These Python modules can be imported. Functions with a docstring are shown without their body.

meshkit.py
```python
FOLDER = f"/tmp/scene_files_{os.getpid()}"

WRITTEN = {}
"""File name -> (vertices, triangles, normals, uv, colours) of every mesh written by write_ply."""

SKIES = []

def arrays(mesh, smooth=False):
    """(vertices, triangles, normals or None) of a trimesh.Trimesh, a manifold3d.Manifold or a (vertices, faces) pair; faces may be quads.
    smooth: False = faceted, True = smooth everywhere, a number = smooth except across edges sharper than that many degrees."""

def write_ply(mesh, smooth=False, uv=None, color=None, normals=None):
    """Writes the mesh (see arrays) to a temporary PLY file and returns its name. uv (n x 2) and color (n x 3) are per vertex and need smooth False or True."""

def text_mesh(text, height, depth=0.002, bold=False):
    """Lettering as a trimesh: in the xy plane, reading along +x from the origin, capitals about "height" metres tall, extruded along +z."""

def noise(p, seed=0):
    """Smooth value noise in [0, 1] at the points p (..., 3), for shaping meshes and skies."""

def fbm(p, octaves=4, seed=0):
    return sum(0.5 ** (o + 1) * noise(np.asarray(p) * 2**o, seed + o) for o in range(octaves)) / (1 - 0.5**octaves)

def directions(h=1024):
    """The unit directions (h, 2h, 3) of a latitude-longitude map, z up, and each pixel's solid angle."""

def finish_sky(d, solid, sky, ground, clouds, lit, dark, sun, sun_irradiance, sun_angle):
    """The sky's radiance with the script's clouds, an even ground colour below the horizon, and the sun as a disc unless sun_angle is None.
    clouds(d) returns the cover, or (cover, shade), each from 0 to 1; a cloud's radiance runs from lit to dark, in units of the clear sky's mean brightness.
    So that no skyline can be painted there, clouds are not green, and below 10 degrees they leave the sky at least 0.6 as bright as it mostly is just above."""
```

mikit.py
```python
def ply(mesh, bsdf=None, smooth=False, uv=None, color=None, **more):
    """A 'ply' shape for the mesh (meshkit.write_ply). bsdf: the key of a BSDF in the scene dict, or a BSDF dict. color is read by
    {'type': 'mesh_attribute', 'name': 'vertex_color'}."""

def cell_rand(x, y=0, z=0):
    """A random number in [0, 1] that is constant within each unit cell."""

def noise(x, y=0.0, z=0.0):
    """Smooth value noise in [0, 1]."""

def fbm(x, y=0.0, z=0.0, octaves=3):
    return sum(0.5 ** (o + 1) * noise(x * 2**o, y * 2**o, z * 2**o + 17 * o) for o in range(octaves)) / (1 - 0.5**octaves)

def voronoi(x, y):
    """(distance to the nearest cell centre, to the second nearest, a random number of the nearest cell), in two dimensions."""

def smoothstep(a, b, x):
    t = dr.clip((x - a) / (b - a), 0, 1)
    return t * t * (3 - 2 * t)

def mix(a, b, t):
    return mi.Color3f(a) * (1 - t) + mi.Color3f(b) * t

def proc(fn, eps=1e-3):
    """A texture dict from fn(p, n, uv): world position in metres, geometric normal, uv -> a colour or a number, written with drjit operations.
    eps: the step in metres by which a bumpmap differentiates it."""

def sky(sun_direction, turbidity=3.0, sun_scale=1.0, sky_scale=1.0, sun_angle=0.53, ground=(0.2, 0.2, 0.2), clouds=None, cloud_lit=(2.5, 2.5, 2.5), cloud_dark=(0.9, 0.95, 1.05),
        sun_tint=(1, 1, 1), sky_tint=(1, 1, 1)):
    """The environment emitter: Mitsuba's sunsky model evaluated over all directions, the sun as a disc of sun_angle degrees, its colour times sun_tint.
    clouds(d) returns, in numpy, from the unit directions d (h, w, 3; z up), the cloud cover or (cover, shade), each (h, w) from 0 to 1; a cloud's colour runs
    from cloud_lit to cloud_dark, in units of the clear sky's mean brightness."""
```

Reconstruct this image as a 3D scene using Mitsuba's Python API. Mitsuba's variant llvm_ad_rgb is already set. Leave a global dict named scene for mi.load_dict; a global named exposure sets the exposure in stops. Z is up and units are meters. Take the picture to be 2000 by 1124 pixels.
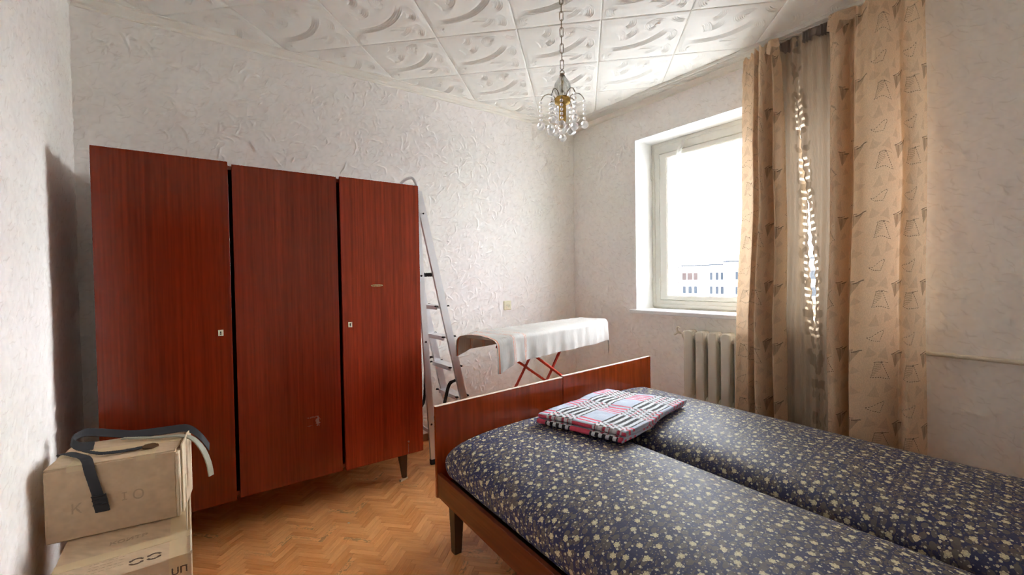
import math, random
import numpy as np, trimesh, shapely, shapely.affinity, shapely.geometry as sg
import drjit as dr, mitsuba as mi, mikit, meshkit
from mikit import proc, noise, fbm, voronoi, cell_rand, smoothstep, mix
T = mi.ScalarTransform4f
scene, labels = {}, {}
rng = np.random.default_rng(7)

# ------------------------------------------------------------------ camera, sky, exposure
HC = 1.27
YAW, PITCH, ROLL, FPX = math.radians(36.63), math.radians(-1.14), math.radians(-0.91), 857.9
_f = np.array([math.sin(YAW) * math.cos(PITCH), math.cos(YAW) * math.cos(PITCH), math.sin(PITCH)])
_r = np.array([math.cos(YAW), -math.sin(YAW), 0.0])
_u = np.cross(_r, _f)
_up = -math.sin(ROLL) * _r + math.cos(ROLL) * _u
scene['camera'] = {'type': 'perspective', 'fov_axis': 'x', 'fov': 2 * math.degrees(math.atan(1000 / FPX)), 'near_clip': 0.02, 'far_clip': 500.0,
                   'to_world': T().look_at(origin=[0, 0, HC], target=[float(v) for v in np.array([0, 0, HC]) + _f], up=[float(v) for v in _up])}
SUN = np.array([1.0, -0.10, 0.24]) / np.linalg.norm([1.0, -0.10, 0.24])   # low sun behind thin overcast, opposite the left wall
def overcast(d):
    veil = np.exp(-(np.degrees(np.arccos(np.clip(d @ SUN, -1, 1))) / 26.0) ** 2)
    return np.ones(d.shape[:2]), np.clip(1 - veil + 0.06 * (meshkit.fbm(d * 3.0, 3) - 0.5), 0, 1)
scene['sky'] = mikit.sky(tuple(SUN), turbidity=6, sun_scale=0.0, sky_scale=1.0, ground=(0.65, 0.65, 0.64), clouds=overcast, cloud_lit=(5.35, 5.55, 5.75), cloud_dark=(1.70, 1.79, 1.92))
exposure = 6.62

# ------------------------------------------------------------------ room measures
XL, XR, YB, YR, ZC = -0.45, 3.17, 3.192, -0.17, 2.77   # left, window wall, back, rear (doorway), ceiling
WY0, WY1, WZ0, WZ1, WD = 0.62, 2.437, 0.985, 2.455, 0.236

# ------------------------------------------------------------------ helpers
def nrm(v):
    v = np.asarray(v, float)
    return v / np.linalg.norm(v)

def key(parent, name):
    k = f'{parent}__{name}' if parent else name
    if k not in scene and k not in labels: return k
    i = 1
    while f'{k}_{i:03d}' in scene or f'{k}_{i:03d}' in labels: i += 1
    return f'{k}_{i:03d}'

def add(name, mesh, mat, parent=None, smooth=False, uv=None, label=None, cat=None, group=None, kind=None, color=None):
    k = key(parent, name)
    scene[k] = mikit.ply(mesh, mat, smooth=smooth, uv=uv, color=color)
    tag(k, label, cat, group, kind)
    return k

def tag(k, label=None, cat=None, group=None, kind=None):
    d = {a: b for a, b in (('label', label), ('category', cat), ('group', group), ('kind', kind)) if b}
    if d: labels[k] = d

def thing(name, label, cat, group=None, kind=None):
    k = key(None, name)
    tag(k, label, cat, group, kind)
    return k

def cat_(ms): return trimesh.util.concatenate(ms)

def box(x0, x1, y0, y1, z0, z1, b=0.0):
    if b <= 0:
        m = trimesh.creation.box((x1 - x0, y1 - y0, z1 - z0)); m.apply_translation(((x0 + x1) / 2, (y0 + y1) / 2, (z0 + z1) / 2)); return m
    pts = []
    for sx in (0, 1):
        for sy in (0, 1):
            for sz in (0, 1):
                c = np.array([(x0, x1)[sx], (y0, y1)[sy], (z0, z1)[sz]]); s = np.array([1 - 2 * sx, 1 - 2 * sy, 1 - 2 * sz]) * b
                for a in range(3):
                    q = c + s; q[a] = c[a]; pts.append(q)
    return trimesh.convex.convex_hull(np.array(pts))

def obox(o, ax, ay, lx, ly, z0, z1, b=0.0):
    """box with its own horizontal axes ax, ay from corner o."""
    m = box(0, lx, 0, ly, 0, z1 - z0, b)
    M = np.eye(4); M[:3, 0] = [*ax, 0]; M[:3, 1] = [*ay, 0]; M[:3, 3] = [o[0], o[1], z0]
    v = np.asarray(m.vertices) @ M[:3, :3].T + M[:3, 3]
    f = np.asarray(m.faces)
    if np.linalg.det(M[:3, :3]) < 0: f = f[:, ::-1]
    return trimesh.Trimesh(v, f, process=False)

def tube(pts, r, sides=10, closed=False, caps=True):
    p = np.asarray(pts, float); n = len(p)
    rr = np.broadcast_to(r, (n,))
    t = (np.roll(p, -1, 0) - np.roll(p, 1, 0)) if closed else np.gradient(p, axis=0)
    t /= np.linalg.norm(t, axis=1, keepdims=True) + 1e-12
    a = np.cross(t[0], [0, 0, 1.0] if abs(t[0][2]) < 0.9 else [1.0, 0, 0]); a /= np.linalg.norm(a)
    A = []
    for i in range(n):
        a = a - t[i] * (a @ t[i]); a /= np.linalg.norm(a) + 1e-12; A.append(a.copy())
    A = np.array(A); B = np.cross(t, A)
    th = np.arange(sides) * 2 * np.pi / sides
    v = p[:, None] + rr[:, None, None] * (np.cos(th)[None, :, None] * A[:, None] + np.sin(th)[None, :, None] * B[:, None])
    v = v.reshape(-1, 3); f = []
    m = n if closed else n - 1
    for i in range(m):
        for j in range(sides):
            a0, a1 = i * sides + j, i * sides + (j + 1) % sides
            b0, b1 = ((i + 1) % n) * sides + j, ((i + 1) % n) * sides + (j + 1) % sides
            f += [[a0, a1, b1], [a0, b1, b0]]
    if caps and not closed:
        c0, c1 = len(v), len(v) + 1
        v = np.vstack([v, p[:1], p[-1:]])
        for j in range(sides):
            f += [[c0, (j + 1) % sides, j], [c1, (n - 1) * sides + j, (n - 1) * sides + (j + 1) % sides]]
    return trimesh.Trimesh(v, np.array(f), process=False)

def lathe(prof, c, seg=32, flute=None):
    """prof: (r, z) pairs from bottom to top."""
    prof = np.asarray(prof, float); th = np.arange(seg) * 2 * np.pi / seg
    v = []
    for r, z in prof:
        rr = r if flute is None else r * (1 + flute(th, z))
        v.append(np.stack([rr * np.cos(th) + c[0], rr * np.sin(th) + c[1], np.full(seg, z + c[2])], 1))
    v = np.vstack(v); f = []
    for i in range(len(prof) - 1):
        for j in range(seg):
            a, b = i * seg + j, i * seg + (j + 1) % seg
            f += [[a, b, b + seg], [a, b + seg, a + seg]]
    return trimesh.Trimesh(v, np.array(f), process=False)

def grid(nu, nv, fn, uvfn=None, flip=False):
    U, V = np.meshgrid(np.linspace(0, 1, nu), np.linspace(0, 1, nv), indexing='ij')
    P = fn(U, V).reshape(-1, 3)
    i, j = np.meshgrid(np.arange(nu - 1), np.arange(nv - 1), indexing='ij')
    a = (i * nv + j).ravel(); b, c, d = a + nv, a + nv + 1, a + 1
    f = np.vstack([np.stack([a, b, c], 1), np.stack([a, c, d], 1)])
    if flip: f = f[:, ::-1]
    uv = None if uvfn is None else uvfn(U, V).reshape(-1, 2)
    return trimesh.Trimesh(P, f, process=False), uv

def ball(c, r, sub=2):
    m = trimesh.creation.icosphere(subdivisions=sub, radius=r); m.apply_translation(c); return m

def spline(pts, n):
    """Catmull-Rom through pts, n samples uniform in arc length."""
    p = np.asarray(pts, float)
    q = np.vstack([2 * p[0] - p[1], p, 2 * p[-1] - p[-2]]); out = []
    for i in range(1, len(q) - 2):
        t = np.linspace(0, 1, 24, endpoint=False)[:, None]
        out.append(0.5 * (2 * q[i] + (q[i + 1] - q[i - 1]) * t + (2 * q[i - 1] - 5 * q[i] + 4 * q[i + 1] - q[i + 2]) * t**2 + (3 * q[i] - q[i - 1] - 3 * q[i + 1] + q[i + 2]) * t**3))
    c = np.vstack([*out, p[-1:]])
    s = np.r_[0, np.cumsum(np.linalg.norm(np.diff(c, axis=0), axis=1))]
    x = np.linspace(0, s[-1], n)
    return np.stack([np.interp(x, s, c[:, k]) for k in range(p.shape[1])], 1)

def ribbon(path, width, side, th=0.002):
    """a flat strap: path (n,3), side (n,3) or (3,) unit width directions."""
    p = np.asarray(path, float); n = len(p)
    s = np.broadcast_to(np.asarray(side, float), p.shape); s = s / np.linalg.norm(s, axis=1, keepdims=True)
    t = np.gradient(p, axis=0); t /= np.linalg.norm(t, axis=1, keepdims=True)
    nn = np.cross(t, s); nn /= np.linalg.norm(nn, axis=1, keepdims=True) + 1e-9
    w = np.broadcast_to(width, (n,))[:, None] / 2
    ring = np.stack([p - s * w - nn * th / 2, p + s * w - nn * th / 2, p + s * w + nn * th / 2, p - s * w + nn * th / 2], 1)
    v = ring.reshape(-1, 3); f = []
    for i in range(n - 1):
        for j in range(4):
            a, b = i * 4 + j, i * 4 + (j + 1) % 4
            f += [[a, b, b + 4], [a, b + 4, a + 4]]
    e = (n - 1) * 4
    f += [[0, 2, 1], [0, 3, 2], [e, e + 1, e + 2], [e, e + 2, e + 3]]
    return trimesh.Trimesh(v, np.array(f), process=False)

# ------------------------------------------------------------------ materials
def bsdf(name, d):
    scene[name] = d
    return name

def rgb(*c): return {'type': 'rgb', 'value': list(c)}

def diffuse(name, c, rough=0.6, spec=0.3):
    return bsdf(name, {'type': 'twosided', 'b': {'type': 'principled', 'base_color': c if isinstance(c, dict) else rgb(*c), 'roughness': rough, 'specular': spec}})

def lacquer(name, c, alpha=0.05):
    return bsdf(name, {'type': 'twosided', 'b': {'type': 'roughplastic', 'distribution': 'ggx', 'alpha': alpha, 'int_ior': 1.5, 'nonlinear': True,
                                                 'diffuse_reflectance': c if isinstance(c, dict) else rgb(*c)}})

def _wallst(p, n):
    s = dr.select(dr.abs(n.x) > 0.5, p.y, p.x)
    return s, p.z

def _shade_strokes(s, z, deg, cw, ch, seed):
    """one short curved streak of painted crease shade in most cells of a slanted brick lattice: (strength, random number of the streak)"""
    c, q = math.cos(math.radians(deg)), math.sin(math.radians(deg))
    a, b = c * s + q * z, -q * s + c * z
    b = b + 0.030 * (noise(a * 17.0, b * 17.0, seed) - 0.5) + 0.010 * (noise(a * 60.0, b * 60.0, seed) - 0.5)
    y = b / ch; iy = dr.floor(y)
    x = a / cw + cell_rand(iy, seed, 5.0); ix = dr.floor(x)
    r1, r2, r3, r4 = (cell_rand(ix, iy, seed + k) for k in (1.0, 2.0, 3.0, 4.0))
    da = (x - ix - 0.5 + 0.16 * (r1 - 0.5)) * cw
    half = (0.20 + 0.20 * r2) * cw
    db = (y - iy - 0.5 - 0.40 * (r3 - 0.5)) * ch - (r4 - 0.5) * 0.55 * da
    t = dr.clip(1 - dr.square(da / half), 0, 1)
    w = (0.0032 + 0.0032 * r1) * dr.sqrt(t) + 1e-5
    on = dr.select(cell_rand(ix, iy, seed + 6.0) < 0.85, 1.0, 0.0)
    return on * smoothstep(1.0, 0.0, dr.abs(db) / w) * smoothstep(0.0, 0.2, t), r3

def _crease_shade(s, z):
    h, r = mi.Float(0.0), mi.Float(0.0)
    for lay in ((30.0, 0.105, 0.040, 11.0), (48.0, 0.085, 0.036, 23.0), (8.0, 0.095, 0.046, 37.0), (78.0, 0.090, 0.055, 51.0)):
        k, q = _shade_strokes(s + lay[3] * 0.37, z, *lay)
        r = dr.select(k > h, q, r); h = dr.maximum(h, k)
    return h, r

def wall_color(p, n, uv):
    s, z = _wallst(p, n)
    h, r = _crease_shade(s + 0.002, z - 0.002)
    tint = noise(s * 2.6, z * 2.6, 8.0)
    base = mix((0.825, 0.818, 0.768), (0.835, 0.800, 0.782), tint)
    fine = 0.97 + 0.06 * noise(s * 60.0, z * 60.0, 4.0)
    return mix(base, (0.50, 0.45, 0.40), h * 0.26 * smoothstep(0.3, 0.9, r)) * fine  # shade of the creases painted into the paper colour as grey brown streaks

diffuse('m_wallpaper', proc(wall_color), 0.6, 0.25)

TILE = 0.5
ARCS = [  # centre, middle radius, half width, first and last angle in degrees, strength; unit tile, u to the right, v away
    (0.22, 0.05, 0.635, 0.055, 20, 104, 1.0), (0.66, 0.21, 0.085, 0.065, 95, 320, 1.0), (0.17, 0.86, 0.085, 0.050, 110, 270, 1.0),
    (0.29, 0.30, 0.110, 0.060, -25, 85, 1.0), (0.24, 0.10, 0.130, 0.050, -25, 75, 0.8), (0.02, 0.47, 0.270, 0.050, -45, 5, 0.6),
    (0.76, 0.47, 0.125, 0.060, -55, 60, 1.0), (0.74, 0.80, 0.130, 0.060, -60, 55, 1.0), (0.55, 1.00, 0.300, 0.050, -105, -35, 0.7), (0.52, 0.62, 0.260, 0.045, 20, 75, 0.6), (0.97, 0.02, 0.160, 0.045, 85, 160, 0.8)]

diffuse('m_ceiling_tile', (0.83, 0.835, 0.785), 0.55, 0.35)
diffuse('m_foam', (0.83, 0.81, 0.74), 0.6)
diffuse('m_white_paint', (0.74, 0.75, 0.74), 0.4)
diffuse('m_frame_paint', (0.66, 0.65, 0.585), 0.3, 0.5)
diffuse('m_radiator_paint', (0.66, 0.62, 0.52), 0.35, 0.5)
diffuse('m_track_plastic', (0.74, 0.73, 0.68), 0.4)
diffuse('m_hall_paper', (0.30, 0.26, 0.21), 0.7)
diffuse('m_black_rubber', (0.02, 0.02, 0.022), 0.5)
diffuse('m_brass_edge', (0.5, 0.4, 0.2), 0.4)
diffuse('m_cream_plastic', (0.72, 0.68, 0.5), 0.35, 0.5)
bsdf('m_glass_pane', {'type': 'thindielectric', 'int_ior': 1.5})
bsdf('m_crystal', {'type': 'principled', 'base_color': rgb(0.97, 0.97, 0.97), 'spec_trans': 0.93, 'roughness': 0.04, 'eta': 1.5})
bsdf('m_dome_glass', {'type': 'principled', 'base_color': rgb(0.92, 0.92, 0.90), 'spec_trans': 0.88, 'roughness': 0.06, 'eta': 1.5})
bsdf('m_brass', {'type': 'twosided', 'b': {'type': 'principled', 'base_color': rgb(0.62, 0.42, 0.12), 'metallic': 1.0, 'roughness': 0.25}})
bsdf('m_bronze', {'type': 'twosided', 'b': {'type': 'principled', 'base_color': rgb(0.30, 0.26, 0.18), 'metallic': 0.8, 'roughness': 0.4}})
bsdf('m_aluminium', {'type': 'twosided', 'b': {'type': 'principled', 'base_color': rgb(0.72, 0.73, 0.75), 'metallic': 0.75, 'roughness': 0.42}})

def veneer(p, c0, c1, sx, seed):
    """striped mahogany: grain runs up z"""
    s = (p.x + p.y * 0.3) * sx
    a = fbm(s * 130.0 + seed, p.z * 1.2, 1.0, 3)
    b = noise(s * 260.0, p.z * 14.0, seed)
    c = fbm(s * 9.0 + seed, p.z * 0.6, 7.0, 2)
    t = dr.clip(0.38 + 0.55 * (a - 0.5) + 0.22 * (b - 0.5) + 0.35 * (c - 0.5), 0, 1)
    return mix(c0, c1, t)

def scuffs(p, col):
    k = mi.Float(0.0)
    for x, z, rx, rz, a in ((0.567, 0.505, 0.012, 0.030, 0.75), (0.545, 0.53, 0.03, 0.006, 0.3), (1.090, 0.268, 0.007, 0.008, 0.9), (1.088, 0.225, 0.003, 0.04, 0.5), (0.525, 0.485, 0.022, 0.004, 0.25)):
        d = dr.sqrt(dr.square((p.x - x) / rx) + dr.square((p.z - z) / rz)) + 0.9 * (noise(p.x * 160.0, p.z * 160.0, 3.0) - 0.5)
        k = dr.maximum(k, a * smoothstep(1.0, 0.55, d))
    return mix(col, (0.5, 0.45, 0.42), k)

lacquer('m_door_left', proc(lambda p, n, uv: veneer(p, (0.225, 0.026, 0.007), (0.509, 0.068, 0.017), 1.0, 0.0)), 0.035)
lacquer('m_door_middle', proc(lambda p, n, uv: scuffs(p, veneer(p, (0.254, 0.035, 0.013), (0.547, 0.083, 0.029), 1.0, 13.0))), 0.045)
lacquer('m_door_right', proc(lambda p, n, uv: scuffs(p, veneer(p, (0.34, 0.044, 0.013), (0.78, 0.130, 0.038), 1.0, 29.0))), 0.11)
lacquer('m_headboard', proc(lambda p, n, uv: veneer(p, (0.351, 0.061, 0.011), (0.772, 0.169, 0.032), 0.35, 41.0)), 0.04)
lacquer('m_bed_rail', proc(lambda p, n, uv: veneer(mi.Point3f(p.z, p.x * 0.0, p.y), (0.195, 0.042, 0.014), (0.39, 0.098, 0.031), 0.6, 3.0)), 0.12)
diffuse('m_edge_band', (0.80, 0.68, 0.55), 0.5)
diffuse('m_leg_wood', (0.085, 0.045, 0.022), 0.45)
diffuse('m_pale_wood', (0.62, 0.45, 0.28), 0.6)

def plank_color(p, n, uv):
    i = dr.floor(uv.x / 10.0)
    r = cell_rand(i, 3.0, 1.0)
    g = fbm(uv.x * 14.0, uv.y * 150.0, i, 3)
    c = mix((0.68, 0.27, 0.075), (0.93, 0.50, 0.20), dr.clip(0.62 * r + 0.55 * (g - 0.28), 0, 1))
    knot = smoothstep(0.93, 0.97, r) * smoothstep(0.35, 0.9, noise(uv.x * 90.0 + 6.0 * noise(uv.x * 40.0, uv.y * 90.0, 2.0), uv.y * 120.0, 5.0))
    return mix(c, (0.20, 0.085, 0.03), knot * 0.55)
diffuse('m_plank', proc(plank_color), 0.38, 0.4)
diffuse('m_subfloor', (0.16, 0.07, 0.03), 0.6)
diffuse('m_baseboard', (0.28, 0.12, 0.05), 0.45)

def card_color(p, n, uv):
    g = fbm(p.x * 60.0 + p.y * 45.0, p.z * 60.0, p.y * 30.0, 3)
    return mix((0.46, 0.33, 0.210), (0.58, 0.43, 0.285), g)
diffuse('m_cardboard', proc(card_color), 0.75)
diffuse('m_card_edge', (0.60, 0.50, 0.36), 0.75)
bsdf('m_tape', {'type': 'twosided', 'b': {'type': 'principled', 'base_color': rgb(0.56, 0.43, 0.26), 'roughness': 0.22, 'specular': 0.6}})
diffuse('m_print', (0.10, 0.065, 0.045), 0.7)
diffuse('m_faint_print', (0.40, 0.285, 0.185), 0.75)

# floral mattress cloth: uv in metres
def _blooms(u, v, cell, r, seed, petals, keep):
    gx, gy = u / cell, v / cell
    gx = gx + 0.5 * (dr.floor(gy) - 2 * dr.floor(gy * 0.5))
    ix, iy = dr.floor(gx), dr.floor(gy)
    jx, jy = cell_rand(ix, iy, seed), cell_rand(ix, iy, seed + 1.0)
    m = r / cell
    dx = (gx - ix - (m * 1.2 + (1 - 2.4 * m) * jx)) * cell
    dy = (gy - iy - (m * 1.2 + (1 - 2.4 * m) * jy)) * cell
    on = dr.select(cell_rand(ix, iy, seed + 2.0) < keep, 1.0, 0.0)
    d = dr.sqrt(dx * dx + dy * dy)
    ang = dr.atan2(dy, dx) + 6.0 * cell_rand(ix, iy, seed + 3.0)
    edge = r * (0.88 + 0.12 * dr.cos(ang * petals))
    return on * smoothstep(edge, edge * 0.88, d), d / r, ang

def floral(p, n, uv):
    u, v = uv.x, uv.y
    col = mix((0.034, 0.039, 0.098), (0.052, 0.058, 0.132), noise(u * 400.0, v * 400.0, 2.0))
    lv = noise(u * 130.0, v * 190.0, 4.0) * noise(u * 45.0, v * 45.0, 9.0)
    col = mix(col, (0.15, 0.125, 0.10), 0.7 * smoothstep(0.33, 0.42, lv))
    leaf, _, _ = _blooms(u * 0.6, v, 0.024, 0.0098, 40.0, 2.0, 0.8)
    col = mix(col, (0.16, 0.14, 0.11), leaf * 0.8)
    s1, _, _ = _blooms(u, v, 0.014, 0.0024, 50.0, 4.0, 0.75)
    col = mix(col, (0.36, 0.34, 0.31), s1)
    s2, d2, _ = _blooms(u + 0.3, v, 0.026, 0.0048, 60.0, 5.0, 0.8)
    col = mix(col, (0.62, 0.60, 0.46), s2)
    b, d, a = _blooms(u, v + 0.7, 0.057, 0.0112, 70.0, 6.0, 0.95)
    petal = 0.75 + 0.25 * smoothstep(0.06, 0.16, dr.abs(d - 0.52 - 0.06 * dr.cos(a * 3)))
    col = mix(col, mi.Color3f(0.68, 0.64, 0.44) * petal, b)
    return col
bsdf('m_mattress', {'type': 'twosided', 'b': {'type': 'principled', 'base_color': proc(floral), 'roughness': 0.55, 'specular': 0.3, 'sheen': 0.25}})

def _band(x, period, lo, hi):
    t = x / period; t = t - dr.floor(t)
    return smoothstep(lo - 0.012, lo + 0.012, t) * smoothstep(hi + 0.012, hi - 0.012, t)

def blanket_color(p, n, uv):
    u, v = uv.x, uv.y              # u across the folds, v along them
    red_band = _band(u + 0.05, 0.31, 0.10, 0.62)
    black_band = _band(v + 0.05, 0.262, 0.40, 0.97)
    ru = _band(u, 0.040, 0.25, 0.70)
    kv = _band(v, 0.0375, 0.22, 0.72)
    grey = mix((0.40, 0.46, 0.57), (0.54, 0.60, 0.70), noise(u * 30.0, v * 30.0, 1.0))
    col = mix(grey, (0.64, 0.085, 0.145), red_band * (1 - black_band) * ru)
    blk = mix((0.60, 0.64, 0.67), (0.016, 0.017, 0.022), kv)
    col = mix(col, blk, black_band * (1 - red_band))
    cu = _band(u, 0.032, 0.25, 0.75)
    chk = kv * (1 - cu) + cu * (1 - kv)
    pink = mix((0.62, 0.66, 0.70), (0.60, 0.06, 0.11), cu * (1 - kv) * _band(v + 0.013, 0.075, 0.1, 0.6))
    col = mix(col, mix(pink, (0.02, 0.02, 0.026), chk * (1 - cu * (1 - kv) * 0.6)), black_band * red_band)
    return col * (0.9 + 0.2 * noise(u * 700.0, v * 700.0, 6.0))
bsdf('m_blanket', {'type': 'twosided', 'b': {'type': 'principled', 'base_color': proc(blanket_color), 'roughness': 0.85, 'specular': 0.2, 'sheen': 0.6}})

# curtain print: uv in metres, pattern cell CW x CH
CW, CH = 0.215, 0.365
def _seg(u, v, ax, ay, bx, by, w, dash):
    dx, dy = bx - ax, by - ay
    L = math.hypot(dx, dy); tx, ty = dx / L, dy / L
    s = (u - ax) * tx + (v - ay) * ty
    d = dr.abs(-(u - ax) * ty + (v - ay) * tx)
    k = smoothstep(w, w * 0.5, d) * smoothstep(-0.001, 0.001, s) * smoothstep(L + 0.001, L - 0.001, s)
    if dash: k = k * smoothstep(-0.45, 0.1, dr.sin(s * (2 * math.pi / dash)))
    return k

def _tri(u, v, pts):
    k = mi.Float(1.0)
    for i in range(len(pts)):
        (ax, ay), (bx, by) = pts[i], pts[(i + 1) % len(pts)]
        L = math.hypot(bx - ax, by - ay)
        k = k * smoothstep(-0.001, 0.001, ((bx - ax) * (v - ay) - (by - ay) * (u - ax)) / L)
    return k

def curtain_print(u, v):
    """0..1 dark print and a soft tone-on-tone part"""
    u = u - CW * dr.floor(u / CW); v = v - CH * dr.floor(v / CH)
    k = mi.Float(0.0)
    for a in ((0.030, 0.012, 0.118, 0.000, 0.0028, 0.011), (0.118, 0.000, 0.080, 0.086, 0.0028, 0.011), (0.045, 0.088, 0.112, 0.086, 0.0013, 0), (0.050, 0.086, 0.034, 0.010, 0.0012, 0),
              (0.014, 0.212, 0.092, 0.252, 0.0024, 0.013), (0.014, 0.212, 0.070, 0.190, 0.0024, 0.010), (0.070, 0.190, 0.092, 0.250, 0.0020, 0.009),
              (0.128, 0.130, 0.175, 0.146, 0.0026, 0), (0.165, 0.132, 0.212, 0.142, 0.0040, 0)):
        k = dr.maximum(k, _seg(u, v, *a))
    k = dr.maximum(k, _tri(u, v, [(0.074, 0.080), (0.086, 0.080), (0.080, 0.092)]))
    hatch = _tri(u, v, [(0.036, 0.010), (0.078, 0.050), (0.078, 0.086), (0.050, 0.086)]) * smoothstep(-0.1, 0.5, dr.sin(v * (2 * math.pi / 0.009)))
    k = dr.maximum(k, 0.5 * hatch)
    wash = _tri(u, v, [(0.148, 0.060), (0.200, 0.135), (0.130, 0.132)]) * (0.35 + 0.65 * noise(u * 160.0, v * 30.0, 3.0))
    star = mi.Float(0.0)
    for q in ([(0.150, 0.262), (0.205, 0.285), (0.160, 0.320)], [(0.006, 0.108), (0.060, 0.130), (0.022, 0.168)], [(0.060, 0.112), (0.112, 0.100), (0.100, 0.165)], [(0.020, 0.278), (0.070, 0.270), (0.052, 0.335)], [(0.090, 0.290), (0.140, 0.318), (0.098, 0.350)], [(0.150, 0.010), (0.205, 0.030), (0.175, 0.058)], [(0.120, 0.178), (0.150, 0.170), (0.142, 0.232)]):
        star = dr.maximum(star, 0.26 * _tri(u, v, q))
    return dr.maximum(k, 0.0), dr.maximum(wash, star)

def curtain_color(p, n, uv):
    k, w = curtain_print(uv.x, uv.y)
    weave = 0.92 + 0.16 * noise(uv.x * 500.0, uv.y * 220.0, 2.0)
    c = mi.Color3f(0.70, 0.525, 0.36) * weave
    c = mix(c, (0.25, 0.155, 0.09), w * 0.75)
    return mix(c, (0.14, 0.085, 0.05), k * 0.80)
bsdf('m_curtain', {'type': 'principledthin', 'base_color': proc(curtain_color), 'roughness': 0.55, 'diff_trans': 0.38, 'spec_trans': 0.0, 'eta': 1.35, 'sheen': 0.4})
def _openwork(uv):
    """holes between the embroidered leaves along a net curtain's inner edge"""
    q = uv.y / 0.040; k = q - dr.floor(q)
    lean = dr.abs(k - 0.5 - 6.0 * (uv.x - 0.018))
    return smoothstep(0.24, 0.16, lean) * smoothstep(0.004, 0.008, uv.x) * smoothstep(0.036, 0.028, uv.x) * smoothstep(0.30, 0.45, noise(uv.x * 20.0, dr.floor(q), 3.0))
def sheer_color(p, n, uv):
    s = noise(uv.x * 300.0, uv.y * 3.0, 2.0)
    leaf = smoothstep(0.52, 0.60, noise(uv.x * 45.0, uv.y * 26.0, 8.0)) * smoothstep(0.06, 0.045, uv.x)
    return mix(mi.Color3f(0.52, 0.425, 0.32) * (0.94 + 0.12 * s), (0.26, 0.19, 0.125), leaf * 0.6)
bsdf('m_sheer', {'type': 'principledthin', 'base_color': proc(sheer_color), 'roughness': 0.5, 'diff_trans': proc(lambda p, n, uv: 0.12 + 1.0 * _openwork(uv)), 'spec_trans': 0.0, 'eta': 1.3})

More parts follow.
